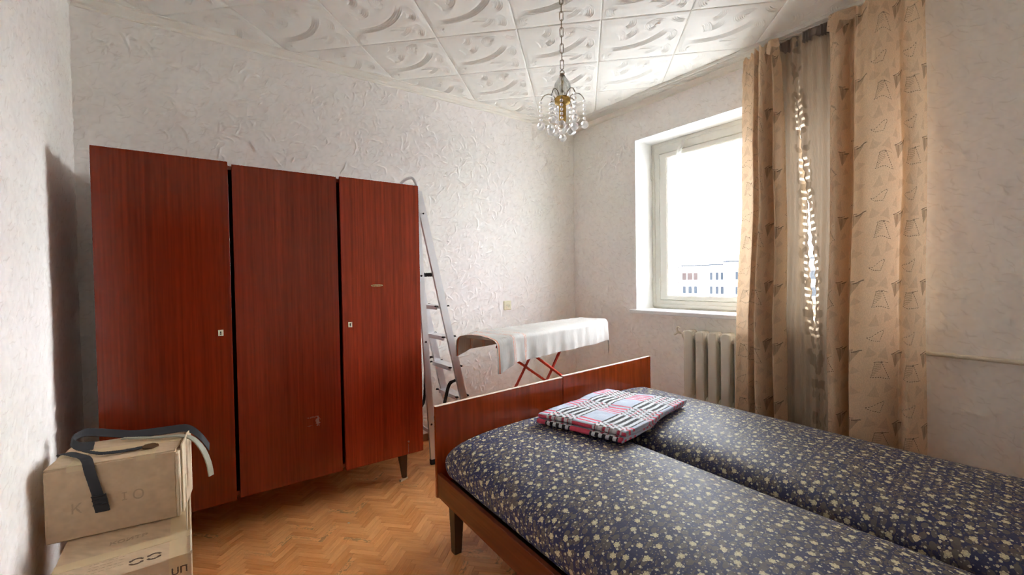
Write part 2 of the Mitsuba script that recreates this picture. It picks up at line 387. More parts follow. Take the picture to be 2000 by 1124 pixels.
def towel_color(p, n, uv):
    rib = 0.93 + 0.1 * noise(uv.x * 240.0, uv.y * 30.0, 1.0)
    c = mi.Color3f(0.50, 0.49, 0.465) * rib
    k = mi.Float(0.0)
    for a, w in ((0.012, 0.006), (0.135, 0.0025), (0.148, 0.0018), (0.245, 0.0028), (0.258, 0.002)):
        k = dr.maximum(k, smoothstep(w, w * 0.6, dr.abs(uv.x - a)))
    return mix(c, (0.62, 0.20, 0.09), k * 0.85)
bsdf('m_towel', {'type': 'twosided', 'b': {'type': 'principled', 'base_color': proc(towel_color), 'roughness': 0.8, 'specular': 0.2}})
diffuse('m_red_paint', (0.55, 0.05, 0.03), 0.3, 0.5)
diffuse('m_board_cover', (0.5, 0.48, 0.44), 0.8)
diffuse('m_webbing', (0.030, 0.031, 0.035), 0.6)
diffuse('m_grey_strap', (0.32, 0.32, 0.25), 0.5)
bsdf('m_feather', {'type': 'principledthin', 'base_color': rgb(0.85, 0.85, 0.83), 'roughness': 0.6, 'diff_trans': 1.2})

def facade_color(p, n, uv):
    jx, jz = p.y / 3.2, (p.z - 3.4) / 2.8
    j = dr.maximum(smoothstep(0.485, 0.497, dr.abs(jx - dr.floor(jx) - 0.5)), smoothstep(0.480, 0.495, dr.abs(jz - dr.floor(jz) - 0.5)))
    return mix((0.62, 0.61, 0.59), (0.42, 0.42, 0.41), j)
diffuse('m_facade', proc(facade_color), 0.8, 0.1)
diffuse('m_far_window', (0.034, 0.040, 0.048), 0.9, 0.0)
diffuse('m_far_loggia', (0.055, 0.042, 0.039), 0.9, 0.0)
def brick_color(p, n, uv):
    a, b = p.x / 0.25, p.z / 0.075
    a = a + 0.5 * (dr.floor(b) - 2 * dr.floor(b * 0.5))
    m = dr.maximum(smoothstep(0.45, 0.48, dr.abs(a - dr.floor(a) - 0.5)), smoothstep(0.38, 0.43, dr.abs(b - dr.floor(b) - 0.5)))
    c = mix((0.30, 0.27, 0.23), (0.6, 0.57, 0.5), cell_rand(a, b, 2.0))
    return mix(c, (0.55, 0.54, 0.5), m)
diffuse('m_pier_brick', proc(brick_color), 0.9, 0.1)
diffuse('m_ground', (0.66, 0.66, 0.65), 0.9, 0.1)

# ------------------------------------------------------------------ the room
def struct(name, mesh, mat, label, parent=None, smooth=False, uv=None):
    k = add(name, mesh, mat, parent, smooth, uv)
    if parent is None: tag(k, label, kind='structure')
    elif label: tag(k, label)
    return k

TH = 0.30
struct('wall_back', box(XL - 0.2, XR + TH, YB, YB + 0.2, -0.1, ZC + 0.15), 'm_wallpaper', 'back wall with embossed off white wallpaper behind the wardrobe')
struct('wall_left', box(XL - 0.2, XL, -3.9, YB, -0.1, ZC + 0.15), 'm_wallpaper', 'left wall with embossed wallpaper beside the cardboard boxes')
# window wall, pierced by the window
tag('wall_right', 'window wall with embossed wallpaper around the window and curtains', kind='structure')
for a in ((YR - 0.2, WY0, -0.1, ZC + 0.15), (WY1, YB + 0.2, -0.1, ZC + 0.15), (WY0, WY1, -0.1, WZ0 - 0.03), (WY0, WY1, WZ1, ZC + 0.15)):
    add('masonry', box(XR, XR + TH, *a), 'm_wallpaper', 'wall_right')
RT = 0.003  # plastered reveal skins, standing just proud of the paper
add('reveal', cat_([box(XR - 0.0048, XR + WD, WY1 - RT, WY1 + 0.001, WZ0 - 0.02, WZ1), box(XR - 0.0048, XR + WD, WY0 - 0.001, WY0 + RT, WZ0 - 0.02, WZ1), box(XR - 0.0048, XR + WD, WY0, WY1, WZ1 - RT, WZ1 + 0.001)]),
    'm_white_paint', 'wall_right', label='white plastered window reveal')
def creased(W, H, step, seed, skew=1):
    """height field of embossed wallpaper: random curved creases, most of them rising to the right, over soft crumples"""
    g = np.random.default_rng(seed)
    nx, ny = int(W / step) + 1, int(H / step) + 1
    X, Y = np.meshgrid(np.linspace(0, W, nx), np.linspace(0, H, ny), indexing='ij')
    h = np.zeros((nx, ny))
    n = int(W * H / 0.0030)
    a = np.radians(np.where(g.random(n) < 0.75, g.normal(38, 26, n), g.uniform(-90, 90, n))) * skew
    L = 0.025 + 0.135 * g.random(n) ** 2.0
    p = np.stack([g.random(n) * W, g.random(n) * H], 1)
    amp, wid = 0.0014 + 0.0042 * g.random(n) ** 1.7, 0.0036 + 0.0032 * g.random(n)
    curv = g.normal(0, 14, n); K = 34
    dx_, dy_ = W / (nx - 1), H / (ny - 1)
    R_ = int(np.ceil(0.011 / step))
    off = np.stack(np.meshgrid(np.arange(-R_, R_ + 1), np.arange(-R_, R_ + 1), indexing='ij'), -1).reshape(-1, 2)
    for q in range(K):
        t = q / (K - 1)
        taper = math.sin(math.pi * min(max(t, 0.03), 0.97)) ** 0.6
        ij = np.round(p / [dx_, dy_]).astype(int)
        I = ij[:, None, :] + off[None]
        D = np.stack([I[..., 0] * dx_ - p[:, None, 0], I[..., 1] * dy_ - p[:, None, 1]], -1)
        val = (amp * taper)[:, None] * np.exp(-(np.hypot(D[..., 0], D[..., 1]) / (wid * (0.5 + 0.5 * taper))[:, None]) ** 2)
        ok = (I[..., 0] >= 0) & (I[..., 0] < nx) & (I[..., 1] >= 0) & (I[..., 1] < ny)
        np.maximum.at(h, (I[..., 0][ok], I[..., 1][ok]), val[ok])
        a = a + curv * L / K + g.normal(0, 0.13, n)
        p = p + (L / K)[:, None] * np.stack([np.cos(a), np.sin(a)], 1)
    q = np.stack([X * 22 + seed, Y * 22, 0 * X], -1)
    return X, Y, h + 0.0034 * meshkit.noise(q, seed) + 0.0022 * meshkit.noise(q * 2.3, seed + 1)
def paper(parent, o, eu, ev, en, W, H, step, seed, holes=(), skew=1):
    X, Y, h = creased(W, H, step, seed, skew)
    P = np.array(o) + X[..., None] * np.array(eu) + Y[..., None] * np.array(ev) + (0.0006 + h)[..., None] * np.array(en)
    nx, ny = X.shape
    i, j = np.meshgrid(np.arange(nx - 1), np.arange(ny - 1), indexing='ij'); a = (i * ny + j).ravel()
    cx, cy = X[:-1, :-1].ravel() + step / 2, Y[:-1, :-1].ravel() + step / 2
    keep = np.ones(len(a), bool)
    for x0, x1, y0, y1 in holes: keep &= ~((cx > x0) & (cx < x1) & (cy > y0) & (cy < y1))
    a = a[keep]
    f = np.vstack([np.stack([a, a + ny, a + ny + 1], 1), np.stack([a, a + ny + 1, a + 1], 1)])
    if np.cross(eu, ev) @ np.array(en) < 0: f = f[:, ::-1]
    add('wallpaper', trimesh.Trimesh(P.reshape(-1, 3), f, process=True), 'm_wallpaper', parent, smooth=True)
paper('wall_back', (XL, YB, 0.05), (1, 0, 0), (0, 0, 1), (0, -1, 0), XR - XL, ZC - 0.05, 0.0044, 3, [(0.20, 1.58, -1, 1.74)])
paper('wall_left', (XL, 1.65, 0.0), (0, 1, 0), (0, 0, 1), (1, 0, 0), YB - 1.65, ZC, 0.006, 8)
paper('wall_right', (XR, YR, 0.0), (0, 1, 0), (0, 0, 1), (-1, 0, 0), YB - YR, ZC, 0.0072, 15, [(0.80, 1.55, -1, 9), (WY0 - YR, WY1 - YR, WZ0 - 0.03, WZ1)], -1)
# rear wall with the doorway that the photographer stands in, and the hall behind
DX0, DX1, DZ = -0.40, 0.42, 2.0
tag('wall_rear', 'rear wall with the open doorway to the hall', kind='structure')
for a in ((XL, DX0, -0.1, ZC + 0.15), (DX1, XR + TH, -0.1, ZC + 0.15), (DX0, DX1, DZ, ZC + 0.15)):
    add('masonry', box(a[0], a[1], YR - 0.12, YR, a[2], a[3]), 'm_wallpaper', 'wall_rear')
struct('wall_hall_end', box(XL - 0.2, 1.4, -3.9, -3.8, -0.1, ZC), 'm_hall_paper', 'end wall of the unlit hall behind the doorway')
struct('wall_hall_side', box(1.3, 1.4, -3.8, YR - 0.12, -0.1, ZC), 'm_hall_paper', 'side wall of the unlit hall behind the doorway')
struct('ceiling_hall', box(XL - 0.2, 1.4, -3.9, YR - 0.12, ZC - 0.2, ZC - 0.1), 'm_hall_paper', 'hall ceiling behind the doorway')

# floor: small herringbone strips
tag('floor', 'orange brown herringbone parquet floor', kind='structure')
add('base', box(XL - 0.2, XR + TH, -3.9, YB + 0.2, -0.12, -0.004), 'm_subfloor', 'floor')
PL, PW, NP_ = 0.145, 0.029, 5
ang = math.radians(43.0)
pa, pb = np.array([math.cos(ang), math.sin(ang)]), np.array([-math.sin(ang), math.cos(ang)])
room = sg.box(XL, YR - 0.1, XR, YB)
planks = []
K = 130
for kx in range(-K, K):
    for m in range(-14, 14):
        for hor in (True, False):
            if hor: r = (kx + 2 * NP_ * m, kx, kx + NP_ + 2 * NP_ * m, kx + 1)
            else: r = (kx, kx - 2 * NP_ + 1 + 2 * NP_ * m, kx + 1, kx - NP_ + 1 + 2 * NP_ * m)
            c = (np.array([(r[0] + r[2]) / 2, (r[1] + r[3]) / 2]) * PW)
            w = pa * c[0] + pb * c[1] + np.array([0.5, 2.1])
            if XL - 0.05 < w[0] < XR + 0.05 and YR - 0.15 < w[1] < YB + 0.05: planks.append((w, hor))
def plank(w, hor, idx, z=0.0):
    ax, ay = (pa, pb) if hor else (pb, -pa)
    hl, hw, g, b = PL / 2, PW / 2, 0.0003, 0.0012
    vs, uvs = [], []
    for inset, zz in ((g, z - 0.004), (g, z - 0.0008), (g + b, z)):
        for sx, sy in ((-1, -1), (1, -1), (1, 1), (-1, 1)):
            lx, ly = sx * (hl - inset), sy * (hw - inset)
            q = w + ax * lx + ay * ly
            vs.append([min(max(q[0], XL), XR), min(q[1], YB), zz]); uvs.append([10 * idx + 5 + lx, ly + 0.37 * (idx % 17)])
    f = [[8, 9, 10], [8, 10, 11]]
    for k in range(2):
        for j in range(4):
            a, b2 = k * 4 + j, k * 4 + (j + 1) % 4
            f += [[a, b2, b2 + 4], [a, b2 + 4, a + 4]]
    return np.array(vs), np.array(f), np.array(uvs)
def seen(w):
    x, y = w
    return -0.06 < x < 1.12 and 1.55 < y < 2.86 and y > 1.55 + 0.0 * x and not (x > 0.95 and y < 2.0)
order = sorted(range(len(planks)), key=lambda i: (not seen(planks[i][0]), float(np.hypot(planks[i][0][0] - 0.52, 0.85 * (planks[i][0][1] - 2.2)))))
rest = [[], [], []]; off = 0
for q, i in enumerate(order):
    v, f, t = plank(*planks[i], i % 900)
    if q < 299: add('plank', trimesh.Trimesh(v, f, process=False), 'm_plank', 'floor', uv=t)
    else:
        rest[0].append(v); rest[1].append(f + off); rest[2].append(t); off += len(v)
kk = add('plank', trimesh.Trimesh(np.vstack(rest[0]), np.vstack(rest[1]), process=False), 'm_plank', 'floor', uv=np.vstack(rest[2]))
tag(kk, 'the farther and hidden parquet strips', kind='stuff')

# ceiling: square foam tiles laid on the diagonal
tag('ceiling', 'ceiling of white foam tiles with swirling comb relief', kind='structure')
add('slab', box(XL - 0.2, XR + TH, YR - 0.2, YB + 0.2, ZC + 0.008, ZC + 0.2), 'm_foam', 'ceiling')
ta = math.radians(-45.83)
td, te, to = np.array([math.cos(ta), math.sin(ta)]), np.array([-math.sin(ta), math.cos(ta)]), np.array([0.9371, 2.8286])
def tile_relief(u, v):
    """comb strokes of a tile, in metres; u, v from 0 to 1"""
    h = 0.0048 * (meshkit.noise(np.stack([u * 4.5, v * 7.5, 0 * u], -1), 3) + 0.5 * meshkit.noise(np.stack([u * 11, v * 16, 0 * u], -1), 4))
    ss = lambda a, b, x: (lambda t: t * t * (3 - 2 * t))(np.clip((x - a) / (b - a), 0, 1))
    for cx, cy, r, w, a0, a1, k in ARCS:
        dx, dy = u - cx, v - cy
        d = np.hypot(dx, dy) - r
        am, half = math.radians((a0 + a1) / 2), math.radians((a1 - a0) / 2)
        a = np.abs(np.arctan2(-math.sin(am) * dx + math.cos(am) * dy, math.cos(am) * dx + math.sin(am) * dy))
        win = ss(w, w * 0.8, np.abs(d)) * ss(half, half * 0.6, a)
        h = h * (1 - win) + win * (0.0024 + 0.0024 * k * np.cos(d * (2 * math.pi / 0.0215)) + 0.0035 * np.clip(d / w, -1, 1))
    return h
def tile_mesh(n):
    t = np.r_[0.0008, 0.0030, np.linspace(0.0075, TILE - 0.0075, n), TILE - 0.0030, TILE - 0.0008]
    U, V = np.meshgrid(t, t, indexing='ij')
    e = np.minimum(np.minimum(U, TILE - U), np.minimum(V, TILE - V))
    k = np.clip((e - 0.0008) / 0.0067, 0, 1)
    h = tile_relief(U / TILE, V / TILE) * np.clip((e - 0.0075) / 0.02, 0, 1) - 0.0045 * (1 - k) ** 2 + 0.0008 * np.exp(-((e - 0.0075) / 0.004) ** 2)
    m = len(t); i, j = np.meshgrid(np.arange(m - 1), np.arange(m - 1), indexing='ij'); a = (i * m + j).ravel()
    f = np.vstack([np.stack([a, a + m + 1, a + m], 1), np.stack([a, a + 1, a + m + 1], 1)])
    return np.stack([U, V, h], -1).reshape(-1, 3), f
TILES = {True: tile_mesh(152), False: tile_mesh(8)}
ceil_poly = sg.box(XL, YR, XR, YB)
for i in range(-12, 12):
    for j in range(-12, 12):
        o = to + td * i * TILE + te * j * TILE
        g = 0.0008
        sq = sg.Polygon([o + td * a + te * b for a, b in ((g, g), (TILE - g, g), (TILE - g, TILE - g), (g, TILE - g))]).intersection(ceil_poly)
        if sq.is_empty or sq.area < 1e-4: continue
        c = o + (td + te) * TILE / 2
        fine = c @ np.array([0.597, 0.802]) > 2.02 and c[1] > 0.35     # the tiles in view
        v, f = TILES[fine]
        w = v[:, :1] * td + v[:, 1:2] * te + o
        fm = w[f].mean(1)
        f = f[(fm[:, 0] > XL - 0.02) & (fm[:, 0] < XR + 0.02) & (fm[:, 1] > YR - 0.02) & (fm[:, 1] < YB + 0.02)]
        if len(f): add('tile', trimesh.Trimesh(np.c_[w, ZC - v[:, 2]], f, process=True), 'm_ceiling_tile', 'ceiling', smooth=True)

# cornices
prof = np.array([(0, 0), (0.048, 0), (0.048, 0.006), (0.036, 0.010), (0.030, 0.020), (0.022, 0.030), (0.012, 0.036), (0.008, 0.044), (0.008, 0.050), (0, 0.055)])  # out from wall, down
def cornice(name, p0, p1, nrmal, label):
    d = nrm(np.array(p1) - p0); v = []
    for q in (p0, p1):
        for o, dn in prof: v.append([q[0] + nrmal[0] * o, q[1] + nrmal[1] * o, ZC - dn])
    n = len(prof); f = []
    for a in range(n):
        b = (a + 1) % n
        f += [[a, b, b + n], [a, b + n, a + n]]
    m = trimesh.Trimesh(np.array(v), np.array(f), process=False); m.fix_normals()
    return struct(name, m, 'm_foam', label)
cornice('trim_1', (XL, YB), (XR, YB), (0, -1), 'cream moulded cornice along the back wall')
cornice('trim_2', (XL, YR), (XL, YB), (1, 0), 'cream moulded cornice along the left wall')
cornice('trim_3', (XR, YR), (XR, YB), (-1, 0), 'cream moulded cornice along the window wall')
cornice('trim_4', (XL, YR), (XR, YR), (0, 1), 'cream moulded cornice along the rear wall')
struct('baseboard_back', box(XL, XR, YB - 0.014, YB, 0, 0.055, 0.003), 'm_baseboard', 'brown baseboard along the back wall')
struct('baseboard_left', box(XL, XL + 0.014, YR, YB - 0.014, 0, 0.055, 0.003), 'm_baseboard', 'brown baseboard along the left wall')
struct('baseboard_right', box(XR - 0.014, XR, YR, YB - 0.014, 0, 0.055, 0.003), 'm_baseboard', 'brown baseboard along the window wall')
struct('door_1', cat_([box(DX0 - 0.045, DX0 + 0.012, YR - 0.13, YR + 0.012, 0, DZ + 0.012, 0.003), box(DX1 - 0.012, DX1 + 0.06, YR - 0.13, YR + 0.012, 0, DZ + 0.012, 0.003), box(DX0 - 0.045, DX1 + 0.06, YR - 0.13, YR + 0.012, DZ - 0.012, DZ + 0.06, 0.003)]),
       'm_frame_paint', 'white painted frame of the open doorway')

# ------------------------------------------------------------------ window
W = 'window_1'
tag(W, 'white painted wooden window with two sashes in a deep reveal', kind='structure')
FX = XR + WD                          # 3.406: room side of the frame
FY0, FY1, FZ0, FZ1 = WY0 + RT, WY1 - RT, WZ0, WZ1 - RT
MY = 1.365                            # middle of the mullion, behind the curtain
def frame_ring(x0, x1, y0, y1, z0, z1, wl, wr, wt, wb, b=0.004):
    return [box(x0, x1, y1 - wl, y1, z0, z1, b), box(x0, x1, y0, y0 + wr, z0, z1, b), box(x0, x1, y0, y1, z1 - wt, z1, b), box(x0, x1, y0, y1, z0, z0 + wb, b)]
add('frame', cat_(frame_ring(FX, FX + 0.09, FY0, FY1, FZ0, FZ1, 0.078, 0.078, 0.100, 0.075) + [box(FX, FX + 0.09, MY - 0.05, MY + 0.05, FZ0, FZ1, 0.004)]
     + frame_ring(FX + 0.055, FX + 0.09, FY0 + 0.06, MY - 0.03, FZ0 + 0.05, FZ1 - 0.08, 0.04, 0.04, 0.05, 0.05) + frame_ring(FX + 0.055, FX + 0.09, MY + 0.03, FY1 - 0.06, FZ0 + 0.05, FZ1 - 0.08, 0.04, 0.04, 0.05, 0.05)
     + frame_ring(FX - 0.008, FX, FY0 + 0.001, FY1 - 0.001, FZ0 + 0.012, FZ1 - 0.001, 0.03, 0.03, 0.035, 0.03, 0.003)), 'm_frame_paint', W, label='outer frame with a middle post')
for y0, y1 in ((MY + 0.04, FY1 - 0.078), (FY0 + 0.078, MY - 0.04)):
    s = add('sash', cat_(frame_ring(FX - 0.010, FX + 0.05, y0 + 0.005, y1 - 0.005, FZ0 + 0.080, FZ1 - 0.105, 0.070, 0.070, 0.040, 0.034)
            + frame_ring(FX - 0.004, FX + 0.02, y0 + 0.068, y1 - 0.068, FZ0 + 0.106, FZ1 - 0.137, 0.012, 0.012, 0.012, 0.012, 0.002)), 'm_frame_paint', W)
    gy0, gy1, gz0, gz1 = y0 + 0.072, y1 - 0.072, FZ0 + 0.108, FZ1 - 0.139
    add('pane', trimesh.Trimesh([[FX + 0.014, gy0, gz0], [FX + 0.014, gy1, gz0], [FX + 0.014, gy1, gz1], [FX + 0.014, gy0, gz1]], [[0, 1, 2], [0, 2, 3]], process=False), 'm_glass_pane', s)
for y in (FY1 - 0.006, FY1 - 0.082):
    for z in (1.20, 2.19):
        add('hinge', cat_([tube([(FX - 0.014, y, z - 0.048), (FX - 0.014, y, z + 0.048)], 0.0075, 12), ball((FX - 0.014, y, z + 0.05), 0.008, 1), ball((FX - 0.014, y, z - 0.05), 0.008, 1)]), 'm_frame_paint', W, smooth=40)
add('sill', cat_([box(XR - 0.052, FX + 0.01, WY0 - 0.045, WY1 + 0.042, WZ0 - 0.032, WZ0, 0.005)]), 'm_white_paint', W, label='white window sill board')

# feather on the top of the sash
fk = thing('feather', 'small white feather stuck on the top of the window sash', 'feather')
fp = spline([(FX - 0.022, 2.098, 2.420), (FX - 0.030, 2.125, 2.36), (FX - 0.030, 2.146, 2.30), (FX - 0.026, 2.163, 2.232)], 24)
def feather_s(U, V):
    c = np.stack([np.interp(U, np.linspace(0, 1, 24), fp[:, k]) for k in range(3)], -1)
    wd = 0.026 * np.sin(np.pi * np.clip(U, 0.02, 0.985)) ** 0.7 * (1 + 0.12 * np.sin(U * 90))
    q = c.copy(); q[..., 1] += (V - 0.5) * 2 * wd * 0.8; q[..., 2] += (V - 0.5) * 2 * wd * 0.35; q[..., 0] -= 0.25 * (np.abs(V - 0.5) * 2) ** 2 * wd
    return q
m1, _ = grid(60, 9, feather_s)
v1 = np.asarray(m1.vertices); m2 = trimesh.Trimesh(v1 + [0.0006, 0, 0], np.asarray(m1.faces)[:, ::-1], process=False)
add('vane', cat_([m1, m2]), 'm_feather', fk)
add('quill', tube(fp + [-0.001, 0, 0], np.linspace(0.0008, 0.0018, 24), 6), 'm_feather', fk)

# ------------------------------------------------------------------ outside
ob = thing('apartment_building', 'pale panel apartment block seen far off through the window glass', 'building')
BX = 86.0
add('wall', box(BX, BX + 12, 20, 54.4, -24, 3.35), 'm_facade', ob)
add('wall', box(BX - 0.6, BX + 12, 54.4, 85, -24, 3.05), 'm_facade', ob)
add('wall', box(BX - 0.9, BX + 12, 20, 44.6, -24, 3.9), 'm_facade', ob)
add('parapet', cat_([box(BX - 0.15, BX + 0.3, 44.6, 54.5, 3.35, 3.55), box(BX - 0.75, BX - 0.3, 54.5, 85, 3.05, 3.25), box(BX - 1.05, BX - 0.6, 20, 44.6, 3.9, 4.1)]), 'm_far_window', ob)
for fl in range(4):
    zc = 1.15 - 2.85 * fl
    for y, w, mt in ((56.6, 0.9, 0), (55.2, 0.8, 0), (53.6, 1.0, 1), (52.3, 1.1, 1), (51.0, 0.9, 1), (47.6, 0.55, 0), (46.4, 0.6, 0), (45.2, 0.9, 0), (41.8, 0.9, 0), (40.4, 0.5, 0), (37.5, 1.2, 0), (35.9, 0.8, 0), (32.6, 1.2, 0), (29.0, 1.2, 0)):
        x = BX - (0.9 if y < 44.6 else 0.6 if y > 54.4 else 0.0)
        if fl == 1 and mt: w *= 0.7
        add('window', box(x - 0.05, x + 0.1, y - w / 2, y + w / 2, zc - 0.75, zc + 0.75, 0.02), 'm_far_loggia' if mt and fl == 0 else 'm_far_window', ob)
add('loggia', cat_([box(BX - 1.2, BX - 0.6, 54.6, 57.6, 1.15 - 1.35, 1.15 - 1.15), box(BX - 1.2, BX - 1.1, 54.6, 57.6, 1.15 - 1.35, 1.15 - 0.5)]), 'm_far_loggia', ob)
ep = thing('brick_pier', 'brick pier of the same house just outside the left edge of the glass', 'wall')
add('pier', box(3.62, 4.72, 3.03, 3.30, -3, 5), 'm_pier_brick', ep)
struct('ground', box(XR + 10, 260, -160, 200, -25, -24), 'm_ground', 'ground far below the window')

# ------------------------------------------------------------------ radiator and pipe
rk = thing('radiator', 'cream cast iron radiator under the window sill beside the curtain', 'radiator')
def rad_section(y):
    zb, zt, x0, x1 = 0.285, 0.860, 3.046, 3.152
    ms = []
    cx = (x0 + x1) / 2
    for z in (zb + 0.045, zt - 0.045):                 # hubs joined by nipples
        ms.append(tube([(cx, y - 0.047, z), (cx, y - 0.034, z), (cx, y + 0.034, z), (cx, y + 0.047, z)], [0.030, 0.036, 0.036, 0.030], 16))
    for ccx, dep in ((x0 + 0.028, 0.028), (x1 - 0.028, 0.028)):
        col = []
        for z, k in ((zb + 0.006, 0.45), (zb + 0.020, 0.85), (zb + 0.06, 1.0), (zb + 0.10, 0.94), (zt - 0.10, 0.94), (zt - 0.06, 1.0), (zt - 0.018, 0.88), (zt - 0.003, 0.45)):
            th = np.linspace(0, 2 * np.pi, 20, endpoint=False)
            c, q = np.cos(th), np.sin(th)
            col.append(np.stack([ccx + dep * np.sign(c) * np.abs(c) ** 0.5 * (0.7 + 0.3 * k), y + 0.0365 * k * np.sign(q) * np.abs(q) ** 0.45, np.full(20, z)], 1))
        v = np.vstack(col); f = []
        for i in range(len(col) - 1):
            for j in range(20):
                a, b = i * 20 + j, i * 20 + (j + 1) % 20
                f += [[a, b, b + 20], [a, b + 20, a + 20]]
        n = len(v); v = np.vstack([v, col[0].mean(0)[None], col[-1].mean(0)[None]])
        for j in range(20): f += [[n, (j + 1) % 20, j], [n + 1, (len(col) - 1) * 20 + j, (len(col) - 1) * 20 + (j + 1) % 20]]
        ms.append(trimesh.Trimesh(v, np.array(f), process=False))
    ms.append(box(x0 + 0.02, x1 - 0.02, y - 0.010, y + 0.010, zb + 0.03, zt - 0.03, 0.004))
    return cat_(ms)
RY = [1.880 - 0.0965 * i for i in range(10)]
for y in RY: add('section', rad_section(y), 'm_radiator_paint', rk, smooth=45)
for z in (0.330, 0.815): add('end_plug', tube([(3.099, 1.905, z), (3.099, 1.935, z), (3.099, 1.945, z)], [0.032, 0.032, 0.022], 16), 'm_radiator_paint', rk, smooth=40)
add('air_valve', cat_([tube(spline([(3.099, 1.94, 0.816), (3.099, 1.965, 0.826), (3.07, 1.982, 0.835)], 8), 0.010, 10), tube([(3.07, 1.976, 0.83), (3.07, 1.980, 0.868)], 0.008, 10), tube(spline([(3.07, 1.976, 0.866), (3.06, 1.968, 0.875), (3.05, 1.945, 0.872), (3.05, 1.937, 0.862)], 10), 0.0065, 8), tube([(3.07, 1.975, 0.83), (3.05, 1.992, 0.812)], 0.0075, 8)]), 'm_radiator_paint', rk, smooth=40)
pk = thing('heating_pipe', 'thin painted heating pipe running along the wall right of the curtain', 'pipe')
add('pipe', tube([(3.140, 0.94, 0.842), (3.140, 0.5, 0.840), (3.140, 0.0, 0.834), (3.140, YR, 0.833)], 0.012, 12), 'm_radiator_paint', pk, smooth=40)
add('clip', cat_([tube([(3.17, 0.45, 0.839), (3.14, 0.45, 0.839)], 0.006, 8), tube([(3.14, 0.443, 0.84), (3.14, 0.457, 0.84)], 0.014, 12)]), 'm_radiator_paint', pk, smooth=40)

# ------------------------------------------------------------------ curtain track and curtains
ck = thing('curtain_track', 'long white double curtain track fixed to the ceiling along the window wall', 'curtain rail')
tm = [box(3.000, 3.104, 0.0, 3.14, ZC - 0.010, ZC, 0.002)] + [box(x, x + 0.008, 0.0, 3.14, ZC - 0.026, ZC - 0.008, 0.002) for x in (3.000, 3.038, 3.060, 3.096)]
add('rail', cat_(tm), 'm_track_plastic', ck)
for y in (2.62, 2.02, 1.62): add('screw', ball((3.030, y, ZC - 0.011), 0.005, 1), 'm_black_rubber', ck)

def bow(z): return 0.075 * np.clip((1.75 - z) / 0.75, 0, 1) ** 1.3      # the sill and the radiator push the cloth out

def drape(name, mid, top_y, bot_y, zt, zb, n, nz, sag, label, mat, cat, wob=0.006, seed=0, x_mid=3.0, flare=1.0):
    """mid: plan outline (y from 0 to 1, x offset) of the folds; top_y, bot_y: the y range at the top and at the bottom."""
    c = spline(np.array(mid) * [0.45, 1.0], n); c[:, 0] /= 0.45
    k = thing(name, label, cat)
    s = np.r_[0, np.cumsum(np.hypot(np.diff(c[:, 0] * (bot_y[1] - bot_y[0])), np.diff(c[:, 1])))]
    zz = np.linspace(0, 1, nz)
    def f(U, V):
        i = (U * (n - 1)).round().astype(int)
        z0 = zt - sag(c[i, 0])
        z = z0 + (zb - z0) * V
        t = V ** 0.8
        y0 = top_y[0] + (bot_y[0] - top_y[0]) * t; y1 = top_y[1] + (bot_y[1] - top_y[1]) * t
        amp = 0.45 + 0.55 * np.clip(V * 5, 0, 1)
        y = y0 + (y1 - y0) * c[i, 0] + wob * (meshkit.noise(np.stack([c[i, 0] * 6, z * 2.2, 0 * z], -1), seed) - 0.5) * 2
        x = x_mid - bow(z) + (c[i, 1]) * amp * (1 + 0.25 * flare * V) + wob * 1.4 * (meshkit.noise(np.stack([c[i, 0] * 7 + 9, z * 3.0, 0 * z], -1), seed + 1) - 0.5) * 2
        x = x + 0.006 * (meshkit.noise(np.stack([c[i, 0] * 25, z * 14, 0 * z], -1), seed + 3) - 0.5) * np.exp(-V * 9) * 4
        return np.stack([x, y, z], -1)
    m, uv = grid(n, nz, f, lambda U, V: np.stack([s[(U * (n - 1)).round().astype(int)], zt - (zt - zb) * V], -1))
    add('cloth', m, mat, k, smooth=True, uv=uv)
    return k, f, c
A = [(0, 0.050), (0.04, 0.040), (0.14, 0.052), (0.26, 0.048), (0.35, 0.044), (0.40, -0.03), (0.44, -0.060), (0.475, -0.02), (0.495, 0.045), (0.52, 0.048), (0.545, -0.02), (0.575, -0.072), (0.63, -0.08), (0.69, -0.055), (0.74, 0.01), (0.77, 0.048), (0.80, 0.045), (0.835, -0.01), (0.88, -0.060), (0.94, -0.05), (0.98, -0.02), (1.0, 0.030)]
sagA = lambda t: 0.022 + 0.012 * np.sin(t * 40) + 0.055 * np.exp(-((t - 0.92) / 0.07) ** 2) + 0.02 * np.exp(-(t / 0.25) ** 2)
dA, fA, cA = drape('curtain', A, (1.445, 1.215), (1.500, 1.140), ZC - 0.026, 0.06, 200, 150, sagA, 'brown patterned drape at the window side, its free edge glowing orange in the daylight', 'm_curtain', 'curtain', seed=1)
B = [(0, 0.03), (0.035, -0.025), (0.09, -0.060), (0.15, -0.062), (0.195, -0.03), (0.215, 0.02), (0.232, 0.037), (0.250, 0.038), (0.268, 0.02), (0.31, -0.05), (0.36, -0.088), (0.48, -0.095), (0.58, -0.085), (0.66, -0.055), (0.72, -0.015), (0.755, 0.015), (0.79, 0.0), (0.83, -0.045), (0.89, -0.062), (0.95, -0.03), (1.0, 0.045)]
sagB = lambda t: 0.02 + 0.012 * np.sin(t * 37) + 0.05 * np.exp(-((t - 0.03) / 0.05) ** 2)
dB, fB, cB = drape('curtain', B, (0.945, 0.545), (0.940, 0.520), ZC - 0.026, 0.06, 230, 150, sagB, 'brown patterned drape farthest right, against the bare wall', 'm_curtain', 'curtain', seed=5)
